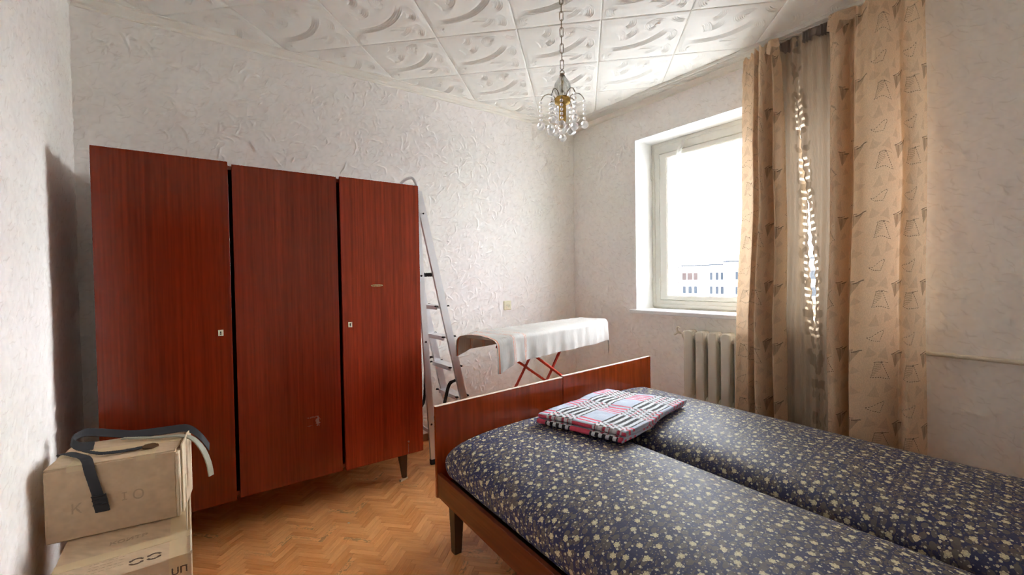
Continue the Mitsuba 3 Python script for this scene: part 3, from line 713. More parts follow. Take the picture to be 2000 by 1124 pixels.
def sheer(ya, yb, lab, seed, edge, n):
    """net panel from ya to yb; its inner edge (at yb or ya) is scalloped and pulls back from the other one below the heading"""
    k = thing('sheer_curtain', lab, 'curtain')
    zt, zb = ZC - 0.030, 0.06
    def f(U, V):
        z = zt + 0.002 - 0.004 * np.abs(np.sin(U * 9 + seed)) * (1 - V) + (zb - zt) * V
        pull = np.interp(V, [0, 0.12, 0.22, 0.45, 0.62, 0.72, 1.0], [-0.030, -0.016, 0.002, 0.011, 0.012, 0.000, -0.03]) + 0.0035 * np.sin(z * 95.0 + seed) + 0.006 * np.sin(z * 6.0)
        e = 1.108 - 0.085 * np.clip((2.0 - z) / 1.0, -0.4, 1.5)            # the line of the gap slants a little
        y = e + pull + (yb - e - pull) * U if edge == 0 else ya + (e - pull - ya) * U
        x = (3.092 if edge == 0 else 3.067) - 0.95 * bow(z) + (0.008 * np.sin(y * 120.0 + seed) + 0.004 * np.sin(y * 47.0 + 1)) + 0.002 * np.sin(z * 4 + y * 30)
        return np.stack([x, y, z], -1)
    m, uv = grid(n, 220, f, lambda U, V: np.stack([(1 - U if edge == 1 else U) * abs(yb - ya) * 1.2, zt + (zb - zt) * V], -1))
    add('cloth', m, 'm_sheer', k, smooth=True, uv=uv)
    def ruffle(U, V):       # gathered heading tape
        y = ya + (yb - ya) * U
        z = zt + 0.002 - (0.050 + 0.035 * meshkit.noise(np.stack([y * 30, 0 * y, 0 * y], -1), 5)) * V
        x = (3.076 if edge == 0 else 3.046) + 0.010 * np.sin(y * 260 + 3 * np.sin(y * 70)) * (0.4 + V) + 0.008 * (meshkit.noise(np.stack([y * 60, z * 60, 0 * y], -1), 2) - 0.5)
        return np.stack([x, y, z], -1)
    add('heading_tape', grid(n, 16, ruffle)[0], 'm_shaded_heading', k, smooth=True, label='gathered heading tape with shadow put into its dark colour')
diffuse('m_shaded_heading', (0.27, 0.22, 0.19), 0.8)  # net cloth darkened to stand for the shadow below the track
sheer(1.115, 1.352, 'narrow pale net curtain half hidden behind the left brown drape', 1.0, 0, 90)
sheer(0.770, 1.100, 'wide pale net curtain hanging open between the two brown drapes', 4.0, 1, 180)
# folded over top corners of the drapes
def flap(o, y0, y1, drop, parent, x):
    def f(U, V):
        y = y0 + (y1 - y0) * U
        z = o - drop * V * (1 - 0.75 * np.abs(U - 0.35))
        xx = x - 0.018 * np.sin(V * np.pi * 0.5) - 0.008 * np.sin(U * 5) + 0.01 * V * V
        return np.stack([xx, y - 0.02 * V * (U - 0.5), z], -1)
    m, uv = grid(14, 14, f, lambda U, V: np.stack([U * 0.1 + 0.1, V * 0.12], -1))
    add('folded_corner', m, 'm_curtain', parent, smooth=True, uv=uv)
flap(ZC - 0.035, 1.262, 1.205, 0.10, dA, 2.972)
flap(ZC - 0.035, 0.935, 0.820, 0.12, dB, 2.965)

# ------------------------------------------------------------------ wardrobe
WY = 2.57
wk = thing('wardrobe', 'tall glossy dark red three door wardrobe on tapered legs against the back wall', 'wardrobe')
add('carcass', cat_([box(-0.306, -0.286, WY + 0.024, 3.14, 0.20, 1.853, 0.002), box(1.158, 1.178, WY + 0.024, 3.14, 0.20, 1.853, 0.002), box(-0.286, 1.158, WY + 0.024, 3.14, 1.833, 1.853), box(-0.286, 1.158, WY + 0.024, 3.14, 0.20, 0.222),
     box(-0.286, 1.158, 3.128, 3.14, 0.222, 1.833), box(0.215, 0.233, WY + 0.030, 3.128, 0.222, 1.833), box(0.735, 0.753, WY + 0.030, 3.128, 0.222, 1.833)]), 'm_door_middle', wk)
def door(x0, x1, z0, z1, y, mat, label, hole=None):
    d = add('door', box(x0, x1, y, y + 0.019, z0, z1, 0.0004), mat, wk, label=label)
    if hole:
        x, z = hole
        pl = add('keyhole_plate', box(x - 0.011, x + 0.011, y - 0.0018, y + 0.001, z - 0.015, z + 0.015, 0.0007), 'm_cream_plastic', d, label='cream keyhole plate')
        del pl
        add('keyhole', cat_([tube([(x, y - 0.0025, z + 0.004), (x, y - 0.0012, z + 0.004)], 0.0038, 12), box(x - 0.0018, x + 0.0018, y - 0.0025, y - 0.0012, z - 0.009, z + 0.004)]), 'm_black_rubber', d)
    return d
door(-0.312, 0.180, 0.189, 1.866, WY - 0.006, 'm_door_left', 'left door, the darkest and shiniest', (0.133, 1.028))
door(0.197, 0.693, 0.193, 1.858, WY + 0.002, 'm_door_middle', 'middle door with a pale scuff low down')
dr3 = door(0.711, 1.187, 0.190, 1.862, WY - 0.003, 'm_door_right', 'right door, redder, with a worn emblem', (0.751, 1.022))
emb = shapely.affinity.scale(sg.Point(0, 0).buffer(1, 24), 0.036, 0.0075)
eo = emb.difference(shapely.affinity.scale(emb, 0.8, 0.55)).union(sg.box(-0.02, -0.0018, 0.022, 0.0018))
e = cat_([trimesh.creation.extrude_polygon(g, 0.0012, engine='earcut') for g in getattr(eo, 'geoms', [eo])])
e.apply_transform(trimesh.transformations.rotation_matrix(math.pi / 2, (1, 0, 0))); e.apply_translation((0.911, WY - 0.0028, 1.243))
add('emblem', e, 'm_brass_edge', dr3, label='small worn gold oval emblem')
def tapered(cx, cy, z0, z1, wt, wb, lean=(0, 0)):
    p = []
    for z, w, ox, oy in ((z1, wt, 0, 0), (z0, wb, lean[0], lean[1])):
        for sx, sy in ((-1, -1), (1, -1), (1, 1), (-1, 1)): p.append([cx + ox + sx * w / 2, cy + oy + sy * w / 2, z])
    return trimesh.convex.convex_hull(np.array(p))
for x, y, ln in ((1.080, 2.655, 0.012), (-0.20, 2.655, -0.012), (1.080, 3.05, 0.012), (-0.20, 3.05, -0.012)):
    add('leg', tapered(x, y, 0.012 if x > 1 and y < 2.7 else 0.0, 0.20, 0.052, 0.024, (ln, 0)), 'm_leg_wood', wk)
add('wood_wedge', trimesh.convex.convex_hull(np.array([[1.055, 2.625, 0], [1.118, 2.655, 0], [1.118, 2.68, 0], [1.055, 2.65, 0], [1.06, 2.63, 0.011], [1.113, 2.657, 0.012], [1.113, 2.675, 0.012], [1.06, 2.646, 0.011]])),
    'm_pale_wood', None, label='small pale wood wedge under the front wardrobe leg', cat='wedge')

# ------------------------------------------------------------------ wall socket
sk = thing('wall_socket', 'cream power socket low on the back wall above the ironing board', 'socket')
add('plate', box(2.272, 2.356, YB - 0.011, YB, 0.990, 1.074, 0.005), 'm_cream_plastic', sk)
rim = lathe([(0.018, 0), (0.018, 0.004), (0.022, 0.005), (0.024, 0.003), (0.024, 0)], (0, 0, 0), 28)
rim.apply_transform(trimesh.transformations.rotation_matrix(math.pi / 2, (1, 0, 0))); rim.apply_translation((2.314, YB - 0.011, 1.032))
add('socket_rim', rim, 'm_cream_plastic', sk, smooth=40)
for dx in (-0.0095, 0.0095): add('contact_hole', tube([(2.314 + dx, YB - 0.0125, 1.032), (2.314 + dx, YB - 0.010, 1.032)], 0.003, 10), 'm_black_rubber', sk)

# ------------------------------------------------------------------ step ladder, leaning on the wardrobe's side
lk = thing('step_ladder', 'aluminium step ladder standing between the wardrobe and the back wall', 'ladder')
LYN, LYF = 2.750, 3.050
fx = lambda z: 1.685 - 0.2237 * z
bx = lambda z: 1.346 - 0.052 * z
def rail(fn, y, z0, z1, wx, wy):
    p = []
    for z in (z0, z1):
        for sx, sy in ((-1, -1), (1, -1), (1, 1), (-1, 1)): p.append([fn(z) + sx * wx / 2, y + sy * wy / 2, z])
    return trimesh.convex.convex_hull(np.array(p))
for y in (LYN, LYF):
    add('front_rail', rail(fx, y, 0.02, 1.87, 0.052, 0.022), 'm_aluminium', lk)
    add('back_rail', rail(bx, y, 0.02, 1.86, 0.040, 0.020), 'm_aluminium', lk)
    for fn in (fx, bx): add('foot', rail(fn, y, 0.0, 0.035, 0.054 if fn is fx else 0.044, 0.026), 'm_black_rubber', lk)
    for z in (0.28, 0.85, 1.30): add('rivet', ball((bx(z), y - 0.011, z), 0.007, 1), 'm_black_rubber', lk)
    add('rivet', ball((fx(1.72), y - 0.012, 1.72), 0.006, 1), 'm_black_rubber', lk)
for i, z in enumerate((0.215, 0.430, 0.650, 0.870, 1.090)):
    s = add('step', cat_([box(fx(z) - 0.045, fx(z) + 0.036, LYN + 0.008, LYF - 0.008, z - 0.004, z, 0.001), box(fx(z) - 0.045, fx(z) - 0.039, LYN + 0.008, LYF - 0.008, z - 0.028, z, 0.001), box(fx(z) + 0.03, fx(z) + 0.036, LYN + 0.008, LYF - 0.008, z - 0.028, z, 0.001)]), 'm_aluminium', lk)
    for y in (LYN, LYF): add('end_cap', cat_([box(fx(z) - 0.056, fx(z) - 0.040, y - 0.004, y + 0.018, z - 0.008, z + 0.002), box(fx(z) + 0.030, fx(z) + 0.048, y - 0.004, y + 0.018, z - 0.008, z + 0.002)]), 'm_black_rubber', s)
add('platform', box(1.235, 1.425, LYN + 0.012, LYF - 0.012, 1.295, 1.320, 0.004), 'm_black_rubber', lk, label='dark top platform')
add('handle', tube(spline([(fx(1.80), LYN, 1.80), (1.264, LYN + 0.004, 1.90), (1.258, LYN + 0.04, 1.955), (1.256, LYN + 0.10, 1.975), (1.256, LYF - 0.10, 1.975), (1.258, LYF - 0.04, 1.955), (1.264, LYF - 0.004, 1.90), (fx(1.80), LYF, 1.80)], 40), 0.010, 12), 'm_aluminium', lk, smooth=50, label='rounded tubular top handle')
for z in (0.22, 1.0): add('cross_bar', rail(lambda q, z=z: bx(z), (LYN + LYF) / 2, z - 0.012, z + 0.012, 0.012, LYF - LYN), 'm_aluminium', lk)
for y, z0, z1 in ((LYN, 0.55, 0.30), (LYF, 0.68, 0.30)):
    pth = spline([(fx(z0) - 0.02, y + 0.012, z0), (fx(z0) - 0.075, y + 0.02, z0 - 0.03), (bx(z1) + 0.10, y + 0.02, z1 + 0.05), (bx(z1) + 0.01, y + 0.012, z1)], 20)
    add('strap', ribbon(pth, 0.024, (0.64, -0.5, -0.55), 0.003), 'm_black_rubber', lk, label='black safety strap')

# ------------------------------------------------------------------ ironing board with towel
bk = thing('ironing_board', 'narrow ironing board on crossed red tube legs by the back wall', 'ironing board')
BA = np.array([0.9763, 0.2164]); BN = np.array([-0.2164, 0.9763])
BO = np.array([1.415, 2.262]); BLEN, BZ = 1.40, 0.922
out = []
for s, h in ((0, 0.150), (0.02, 0.162), (0.10, 0.170), (0.75, 0.168), (1.05, 0.150), (1.22, 0.115), (1.33, 0.07), (1.385, 0.025)): out.append((s, h))
poly = sg.Polygon([BO + BA * (s + 0.05) * 0.985 + BN * h for s, h in out] + [BO + BA * (s + 0.05) * 0.985 - BN * h for s, h in out[::-1]])
bm = trimesh.creation.extrude_polygon(poly, 0.022, engine='earcut'); bm.apply_translation((0, 0, BZ - 0.024))
add('board', bm, 'm_board_cover', bk)
P3 = lambda s, t, z: [*(BO + BA * s + BN * t), z]
for t in (-0.135, 0.135):
    add('leg', tube([P3(0.315, t, 0.808), P3(1.595, t, 0.026)], 0.0095, 12), 'm_red_paint', bk, smooth=50)
for t in (-0.115, 0.115):
    add('leg', tube([P3(0.83, t, BZ - 0.03), P3(0.05, t, 0.02)], 0.0095, 12), 'm_red_paint', bk, smooth=50)
for s, zf in ((1.595, 0.014), (0.05, 0.014)): add('foot_bar', tube([P3(s, -0.16, zf), P3(s, 0.16, zf)], 0.013, 12), 'm_red_paint', bk, smooth=50)

tk = thing('towel', 'long white cotton towel with thin red stripes draped over the ironing board', 'towel')
TL = 1.47
def towel(U, V):
    s = U * TL - 0.015
    hw = np.interp(s, [0, 0.1, 0.9, 1.2, 1.36, 1.46], [0.176, 0.182, 0.180, 0.165, 0.135, 0.10])
    r = 0.030
    near, far = np.interp(s, [0, 0.15, 0.64, 1.1, 1.45], [0.172, 0.152, 0.152, 0.158, 0.16]), np.interp(s, [0, 0.3, 1.45], [0.105, 0.10, 0.10])
    tot = near + far + 2 * hw
    q = V * tot                               # arc length from the near hem
    w = hw - r
    t = np.zeros_like(q); z = np.zeros_like(q)
    a1 = near - r * 0.57; a2 = a1 + r * np.pi / 2; a3 = a2 + 2 * w; a4 = a3 + r * np.pi / 2
    k = q < a1; t[k] = -hw[k]; z[k] = -r - (a1 - q)[k]
    k = (q >= a1) & (q < a2); th = (q - a1) / r; t[k] = (-w - r * np.cos(th))[k]; z[k] = (-r + r * np.sin(th))[k]
    k = (q >= a2) & (q < a3); t[k] = (-w + q - a2)[k]; z[k] = 0
    k = (q >= a3) & (q < a4); th = (q - a3) / r; t[k] = (w + r * np.sin(th))[k]; z[k] = (-r + r * np.cos(th))[k]
    k = q >= a4; t[k] = hw[k]; z[k] = -r - (q - a4)[k]
    hang = np.clip(-z / 0.12, 0, 1)
    side = np.where(t < 0, -1, 1)
    t = t + side * hang * (0.006 + 0.005 * np.sin(s * 19) + 0.0025 * np.sin(s * 57 + 1)) - side * 0.02 * hang * (s < 0.2) * 0
    z = z + 0.004 * np.sin(s * 40) * (1 - hang) * (np.abs(t) < 0.1) * 0.5
    arch = np.clip((0.12 - s) / 0.12, 0, 1)     # free end bows over the board's end
    z = z - 0.030 * arch * (t / 0.18) ** 2 + 0.004 * arch
    dn = np.clip((s - 1.36) / 0.1, 0, 1)
    z = z - 0.11 * dn ** 1.6 - 0.03 * dn * hang
    ss = s - 0.045 * dn ** 2
    z = z + 0.003 * (meshkit.noise(np.stack([s * 12, t * 12, 0 * s], -1), 4) - 0.5)
    xy = BO + ss[..., None] * BA + t[..., None] * BN
    return np.concatenate([xy, (BZ + 0.008 + z)[..., None]], -1)
m, uv = grid(170, 90, towel, lambda U, V: np.stack([U * TL, V * 0.6], -1))
v = np.asarray(m.vertices); n_ = trimesh.Trimesh(v, m.faces, process=False).vertex_normals
mm = trimesh.Trimesh(np.vstack([v, v - n_ * 0.0025]), np.vstack([m.faces, np.asarray(m.faces)[:, ::-1] + len(v)]), process=False)
add('cloth', mm, 'm_towel', tk, smooth=True, uv=np.vstack([uv, uv]))

# ------------------------------------------------------------------ beds
HA = nrm([0.9974, 0.0722]); FT = nrm([-0.050, -1.0])     # along the headboards; towards the foot
H0 = np.array([0.935, 1.881])
def bed(o, wid, hz, mx, label, left):
    k = thing('bed', label, 'bed')
    back = -FT
    add('headboard', obox(o + 0.0015 * HA, HA, back, wid - 0.003, 0.020, 0.23, hz - 0.003, 0.0012), 'm_headboard', k)
    add('edge_strip', obox(o + 0.0015 * HA, HA, back, wid - 0.003, 0.020, hz - 0.003, hz, 0.0008), 'm_edge_band', k, label='pale bare edge along the top of the headboard')
    fo = o + FT * 1.985
    add('footboard', obox(fo, HA, back, wid - 0.003, 0.020, 0.23, hz - 0.02, 0.0012), 'm_headboard', k)
    for s in ((0.004, 0.024), (wid - 0.028, wid - 0.006)):
        add('side_rail', obox(o + HA * s[0] + FT * 0.002, HA, FT, s[1] - s[0], 1.98, 0.236, 0.350, 0.002), 'm_bed_rail', k)
    add('slat_base', obox(o + HA * 0.03 + FT * 0.01, HA, FT, wid - 0.06, 1.96, 0.275, 0.30, 0.002), 'm_leg_wood', k)
    for s, t, dx, dt in ((0.065, 0.085, -0.012, 0.012), (wid - 0.065, 0.085, 0.012, 0.012), (0.065, 1.885, -0.012, -0.012), (wid - 0.065, 1.885, 0.012, -0.012)):
        c = o + HA * s + FT * t
        ln = HA * dx + FT * dt
        add('leg', tapered(c[0], c[1], 0.0, 0.276, 0.058, 0.034, ln), 'm_leg_wood', k)
    # mattress: a rounded slab, skewed like the frame
    x0, x1 = mx; w = x1 - x0; L = 1.955; zb, zt = 0.302, 0.50
    nu, nv = 96, 90
    th = np.linspace(0, 2 * np.pi, nu)
    def f(U, V):
        a = U * 2 * np.pi - np.pi / 2
        e = 1 - np.abs(2 * V - 1); end = np.clip(e / 0.07, 0, 1); sc = 1 - (1 - end) ** 2.4
        c, s = np.cos(a), np.sin(a)
        px = np.sign(c) * np.abs(c) ** 0.42 * (w / 2) * (0.955 + 0.045 * sc) + (x0 + x1) / 2
        zz = np.sign(s) * np.abs(s) ** 0.62 * (zt - zb) / 2 * (0.50 + 0.50 * sc) + (zt + zb) / 2 - (1 - sc) * 0.012
        crown = np.clip(s, 0, 1) * (0.020 * np.cos(np.clip((px - (x0 + x1) / 2) / w, -0.5, 0.5) * np.pi) * sc - 0.006)
        lump = 0.006 * (meshkit.noise(np.stack([px * 3, V * 6, 0 * px], -1), 3 if left else 8) - 0.5) * np.clip(s, 0, 1)
        q = o + px[..., None] * HA + (0.008 + V * L)[..., None] * FT
        return np.concatenate([q, (zz + crown + lump)[..., None]], -1)
    per = 2 * w + 2 * (zt - zb)
    def muv(U, V):
        a = U * 2 * np.pi - np.pi / 2; c, s = np.cos(a), np.sin(a)
        px = np.sign(c) * np.abs(c) ** 0.42 * w / 2
        pz = np.sign(s) * np.abs(s) ** 0.62 * (zt - zb) / 2
        d = np.r_[0, np.cumsum(np.hypot(np.diff(px[:, 0]), np.diff(pz[:, 0])))]
        return np.stack([np.broadcast_to(d[:, None], U.shape) + (0 if left else 3.3), V * L], -1)
    m, uv = grid(nu, nv, f, muv)
    # close the two ends
    v = np.asarray(m.vertices); fs = [np.asarray(m.faces)]
    for j, fl in ((0, False), (nv - 1, True)):
        ring = np.arange(nu) * nv + j; c = len(v)
        v = np.vstack([v, v[ring].mean(0)[None]]); uv = np.vstack([uv, uv[ring].mean(0)[None]])
        tri = np.stack([np.full(nu - 1, c), ring[1:], ring[:-1]], 1)
        fs.append(tri[:, ::-1] if fl else tri)
    M = trimesh.Trimesh(v, np.vstack(fs), process=False)
    add('mattress', M, 'm_mattress', k, smooth=True, uv=uv, label='dark blue mattress printed with small cream flowers')
    return k
WL, WR_ = 0.886, 0.962
bed(H0, WL, 0.670, (0.028, 0.838), 'single bed with glossy brown headboard and floral mattress, nearest the camera', True)
bed(H0 + HA * WL, WR_, 0.676, (0.028, 0.865), 'second single bed with floral mattress, pushed up by the curtains', False)

# ------------------------------------------------------------------ folded blanket
qk = thing('blanket', 'folded grey, black and red checked wool blanket lying across both mattresses', 'blanket')
Q0 = np.array([1.437, 1.735]); QV = nrm([0.105, -0.45]); QU = nrm([0.955, 0.20])
NL, LT = 4, 0.0125
def snake(lenu):
    """fold section: layers joined by half rounds, from the bottom layer to the top one"""
    p = []
    for l in range(NL):
        z = LT * (l + 0.5)
        over = (0.000, 0.0, 0.012, 0.012)[l]
        xs = np.linspace(0.012 + over, lenu, 40)
        xs = xs if l % 2 else xs[::-1]
        p += [(x, z) for x in xs]
        if l < NL - 1:
            cx = (0.012 if l % 2 == 0 else lenu); sgn = -1 if l % 2 == 0 else 1
            cx += 0.012 if l == 2 else 0.0
            p += [(cx + sgn * LT * 0.85 * math.sin(a), z + LT / 2 - LT / 2 * math.cos(a)) for a in np.linspace(0.3, math.pi - 0.3, 7)]
    return np.array(p)
sn = snake(0.735); ns = len(sn)
sarc = np.r_[0, np.cumsum(np.linalg.norm(np.diff(sn, axis=0), axis=1))]
VLEN = 0.485
def blk(U, V):
    i = (U * (ns - 1)).round().astype(int)
    x, z = sn[i, 0], sn[i, 1]
    lay = z / (NL * LT)
    vl = VLEN * (0.96 + 0.05 * lay) ; vv = V * vl + 0.012 * (1 - lay) * np.sin(9 * x)
    swell = 1 + 0.16 * np.exp(-(x / 0.06) ** 2) - 0.22 * np.clip((x - 0.45) / 0.25, 0, 1)
    xy = Q0 + x[..., None] * QU * np.where(V < 0.5, 1.0, 1.0)[..., None] + vv[..., None] * QV
    xy = xy + (0.03 * (x / 0.7) * (V - 0.5))[..., None] * QU
    mid = H0 + HA * WL                       # the dip between the mattresses
    seam = (xy - mid) @ HA
    dip = -0.010 * np.exp(-((seam + 0.01) / 0.07) ** 2)
    zz = 0.5225 + z * swell + dip + 0.010 * lay * (meshkit.noise(np.stack([xy[..., 0] * 7, xy[..., 1] * 7, 0 * z], -1), 12) - 0.5) * 1.6
    return np.concatenate([xy, zz[..., None]], -1)
m, uv = grid(ns, 60, blk, lambda U, V: np.stack([sarc[(U * (ns - 1)).round().astype(int)], V * VLEN], -1))
v = np.asarray(m.vertices); n_ = m.vertex_normals
bl = trimesh.Trimesh(np.vstack([v + n_ * 0.0055, v - n_ * 0.0055]), np.vstack([m.faces, np.asarray(m.faces)[:, ::-1] + len(v)]), process=False)
idx = np.arange(ns * 60).reshape(ns, 60); wall = []
for line in (idx[:, 0], idx[::-1, -1], idx[0, ::-1], idx[-1, :]):
    a, b = line[:-1], line[1:]
    wall.append(np.stack([a, b, b + len(v)], 1)[:, ::-1]); wall.append(np.stack([a, b + len(v), a + len(v)], 1)[:, ::-1])
bl = trimesh.Trimesh(bl.vertices, np.vstack([bl.faces, *wall]), process=False)
add('cloth', bl, 'm_blanket', qk, smooth=True, uv=np.vstack([uv, uv]))

# ------------------------------------------------------------------ cardboard boxes and straps
def tri_text(txt, h, o, ex, ey, parent, mat, bold=True, depth=0.0006):
    t = meshkit.text_mesh(txt, h, depth, bold)
    ex, ey = nrm(ex), nrm(ey); ez = np.cross(ex, ey)
    v = np.asarray(t.vertices)
    return add('print', trimesh.Trimesh(o + v[:, :1] * ex + v[:, 1:2] * ey + v[:, 2:3] * ez, t.faces, process=False), mat, parent)
# lower box
b2 = thing('cardboard_box', 'brown cardboard box with printed marks, lowest of the stack by the left wall', 'box')
LX0, LX1, LY0, LY1, LZ = -0.358, -0.004, 1.822, 2.36, 0.368
add('carton', box(LX0, LX1, LY0, LY1, 0, LZ, 0.003), 'm_cardboard', b2)
yc = (LY0 + LY1) / 2
add('tape', box(LX0 - 0.0006, LX1 + 0.0006, 1.945, 1.995, LZ - 0.05, LZ + 0.0007), 'm_tape', b2, label='strip of brown packing tape')
add('tape', box(LX1 - 0.062, LX1 - 0.012, LY0 - 0.0006, LY1, LZ - 0.06, LZ + 0.0006), 'm_tape', b2)
add('flap', cat_([box(LX1 - 0.014, LX1 - 0.010, 1.99, 2.13, LZ, LZ + 0.16, 0.001), box(LX1 - 0.005, LX1 + 0.001, LY0, LY1, LZ - 0.004, LZ + 0.006, 0.001)]), 'm_card_edge', b2, label='torn flap edge standing up')
for j, s in enumerate(('UΠ',)): tri_text(s, 0.0225, np.array([-0.062, LY0 - 0.0002, 0.310]), (1, 0, 0), (0, 0, 1), b2, 'm_print')
tri_text('KOИTР', 0.022, np.array([-0.235, 2.045, LZ + 0.0002]), (1, 0, 0), (0, 1, 0), b2, 'm_faint_print')
for k in range(4): tri_text('– — –– — – —', 0.010, np.array([-0.270, 1.930 - 0.018 * k, LZ + 0.0002]), (1, 0, 0), (0, 1, 0), b2, 'm_faint_print', False)
for cx in (-0.150, -0.105):
    arr = []
    for q in range(2):
        a = np.linspace(q * np.pi + 0.35, q * np.pi + np.pi - 0.25, 14)
        arr.append(np.stack([cx + 0.017 * np.cos(a), 1.872 + 0.017 * np.sin(a), np.full(14, LZ + 0.0008)], 1))
    add('print', cat_([ribbon(p, np.r_[np.full(11, 0.006), 0.012, 0.007, 0.001], np.c_[np.cos(np.linspace(q * np.pi + .35, q * np.pi + np.pi - .25, 14)), np.sin(np.linspace(q * np.pi + .35, q * np.pi + np.pi - .25, 14)), np.zeros(14)], 0.0008) for q, p in enumerate(arr)]), 'm_print', b2)
# upper box, turned a little
b1 = thing('cardboard_box', 'plain brown cardboard box on top of the printed box, black strap over it', 'box')
UA = nrm([0.366, -0.050]); UB = np.array([-UA[1], UA[0]])
U0 = np.array([-0.411, 2.176]); UW, UD, UZ0, UZ1 = 0.368, 0.285, 0.3705, 0.632
add('carton', obox(U0, UA, UB, UW, UD, UZ0, UZ1 - 0.004, 0.004), 'm_cardboard', b1)
hd = UD / 2
for s0, d0 in ((0.002, 0.0), (hd + 0.001, 0.0)):
    add('flap', obox(U0 + UB * s0, UA, UB, UW, hd - 0.003, UZ1 - 0.004, UZ1, 0.0015), 'm_cardboard', b1)
add('tape', obox(U0 + UB * (hd - 0.026) - UA * 0.001, UA, UB, UW + 0.002, 0.052, UZ1 - 0.045, UZ1 + 0.0008, 0.0003), 'm_tape', b1, label='strip of glossy packing tape')
for s in (0.06, 0.25): add('tape', obox(U0 + UA * s - UB * 0.0006, UA, UB, 0.055, 0.10, UZ1 - 0.02, UZ1 + 0.0006, 0.0003), 'm_tape', b1)
add('edge_board', obox(U0 + UA * (UW - 0.002), UA, UB, 0.012, 0.055, UZ0, UZ1 - 0.012, 0.003), 'm_card_edge', b1, label='pale bent side edge')
add('edge_board', obox(U0 + UA * (UW + 0.012) + UB * 0.03, UA, UB, 0.005, 0.22, UZ0 + 0.002, UZ1 + 0.010, 0.001), 'm_card_edge', b1)
exy = np.array([*UA, 0]);
tri_text('K', 0.036, np.array([*(U0 + UA * 0.066 - UB * 0.0002), 0.462]), exy, (0, 0, 1), b1, 'm_faint_print', False)
tri_text('I', 0.030, np.array([*(U0 + UA * 0.205 - UB * 0.0002), 0.476]), exy, (0, 0, 1), b1, 'm_faint_print', False)
tri_text('O', 0.036, np.array([*(U0 + UA * 0.235 - UB * 0.0002), 0.472]), exy, (0, 0, 1), b1, 'm_faint_print', False)

def on_box(a, b, z): return [*(U0 + UA * a + UB * b), z]
zt = UZ1 + 0.006
s1 = thing('webbing_strap', 'black webbing strap with a buckle hanging over the front of the upper box', 'strap')
path = spline([on_box(0.010, 0.130, zt + 0.004), on_box(0.030, 0.105, zt + 0.014), on_box(0.075, 0.05, zt + 0.016), on_box(0.112, 0.002, zt + 0.012), on_box(0.125, -0.014, zt - 0.03), on_box(0.138, -0.014, zt - 0.09), on_box(0.147, -0.010, zt - 0.140)], 44)
add('band', ribbon(path, 0.030, np.array([*UA, 0]) + np.array([*UB, 0]) * 0.25, 0.003), 'm_webbing', s1)
bw = [on_box(0.147, -0.0125, zt - 0.125), on_box(0.156, -0.0125, zt - 0.182)]
add('buckle', cat_([ribbon(np.linspace(bw[0], bw[1], 6), 0.038, [*UA, 0], 0.010)] + [tube([on_box(0.147 + 0.002 * q - 0.020, -0.018, zt - 0.122 - 0.016 * q), on_box(0.147 + 0.002 * q + 0.021, -0.018, zt - 0.120 - 0.016 * q)], 0.0028, 8) for q in range(3)]), 'm_black_rubber', s1, label='black plastic buckle')
s2 = thing('webbing_strap', 'long black strap looped along the back of the upper box', 'strap')
path = spline([on_box(0.085, 0.185, zt + 0.006), on_box(0.040, 0.190, zt + 0.010), on_box(0.012, 0.215, zt + 0.030), on_box(0.035, 0.258, zt + 0.042), on_box(0.075, 0.270, zt + 0.034), on_box(0.13, 0.268, zt + 0.020), on_box(0.20, 0.25, zt + 0.010), on_box(0.30, 0.235, zt + 0.012), on_box(0.375, 0.22, zt + 0.012), on_box(0.42, 0.20, zt - 0.02), on_box(0.455, 0.19, zt - 0.075)], 60)
add('band', ribbon(path, 0.034, np.array([*UB, 0]) * 0.75 + np.array([0, 0, 0.75]), 0.004), 'm_webbing', s2)
s3 = thing('webbing_strap', 'short black strap with a metal tip lying on the middle of the upper box', 'strap')
path = spline([on_box(0.07, 0.12, zt + 0.012), on_box(0.13, 0.075, zt + 0.004), on_box(0.20, 0.060, zt + 0.003), on_box(0.255, 0.070, zt + 0.003)], 26)
add('band', ribbon(path, 0.016, [*UB, 0.25], 0.003), 'm_webbing', s3)
tp = np.array(path[-1])
add('tip', ribbon(np.linspace(tp, tp + np.array([*UA, 0]) * 0.05, 8), [0.010, 0.026, 0.032, 0.034, 0.034, 0.030, 0.018, 0.004], [*UB, 0.2], 0.006), 'm_leg_wood', s3, label='dark brown leather tip')
gs = thing('grey_strap', 'grey green flat strap curving down off the right end of the upper box', 'strap')
path = spline([on_box(0.16, 0.235, zt + 0.004), on_box(0.28, 0.180, zt + 0.003), on_box(0.36, 0.150, zt + 0.004), on_box(0.405, 0.135, zt - 0.012), on_box(0.438, 0.130, zt - 0.060), on_box(0.458, 0.128, zt - 0.120), on_box(0.466, 0.128, zt - 0.178)], 50)
add('band', ribbon(path, np.linspace(0.016, 0.026, 50), np.array([*UB, 0]) * 0.8 + np.array([*UA, 0]) * 0.55, 0.005), 'm_grey_strap', gs)

# small crumb on the floor
add('paper_scrap', trimesh.convex.convex_hull(np.array([[0.655, 2.352, 0.0], [0.664, 2.350, 0.0], [0.660, 2.360, 0.0], [0.658, 2.355, 0.004], [0.652, 2.358, 0.002]])), 'm_white_paint', None, label='tiny white scrap lying on the parquet in front of the wardrobe', cat='scrap')

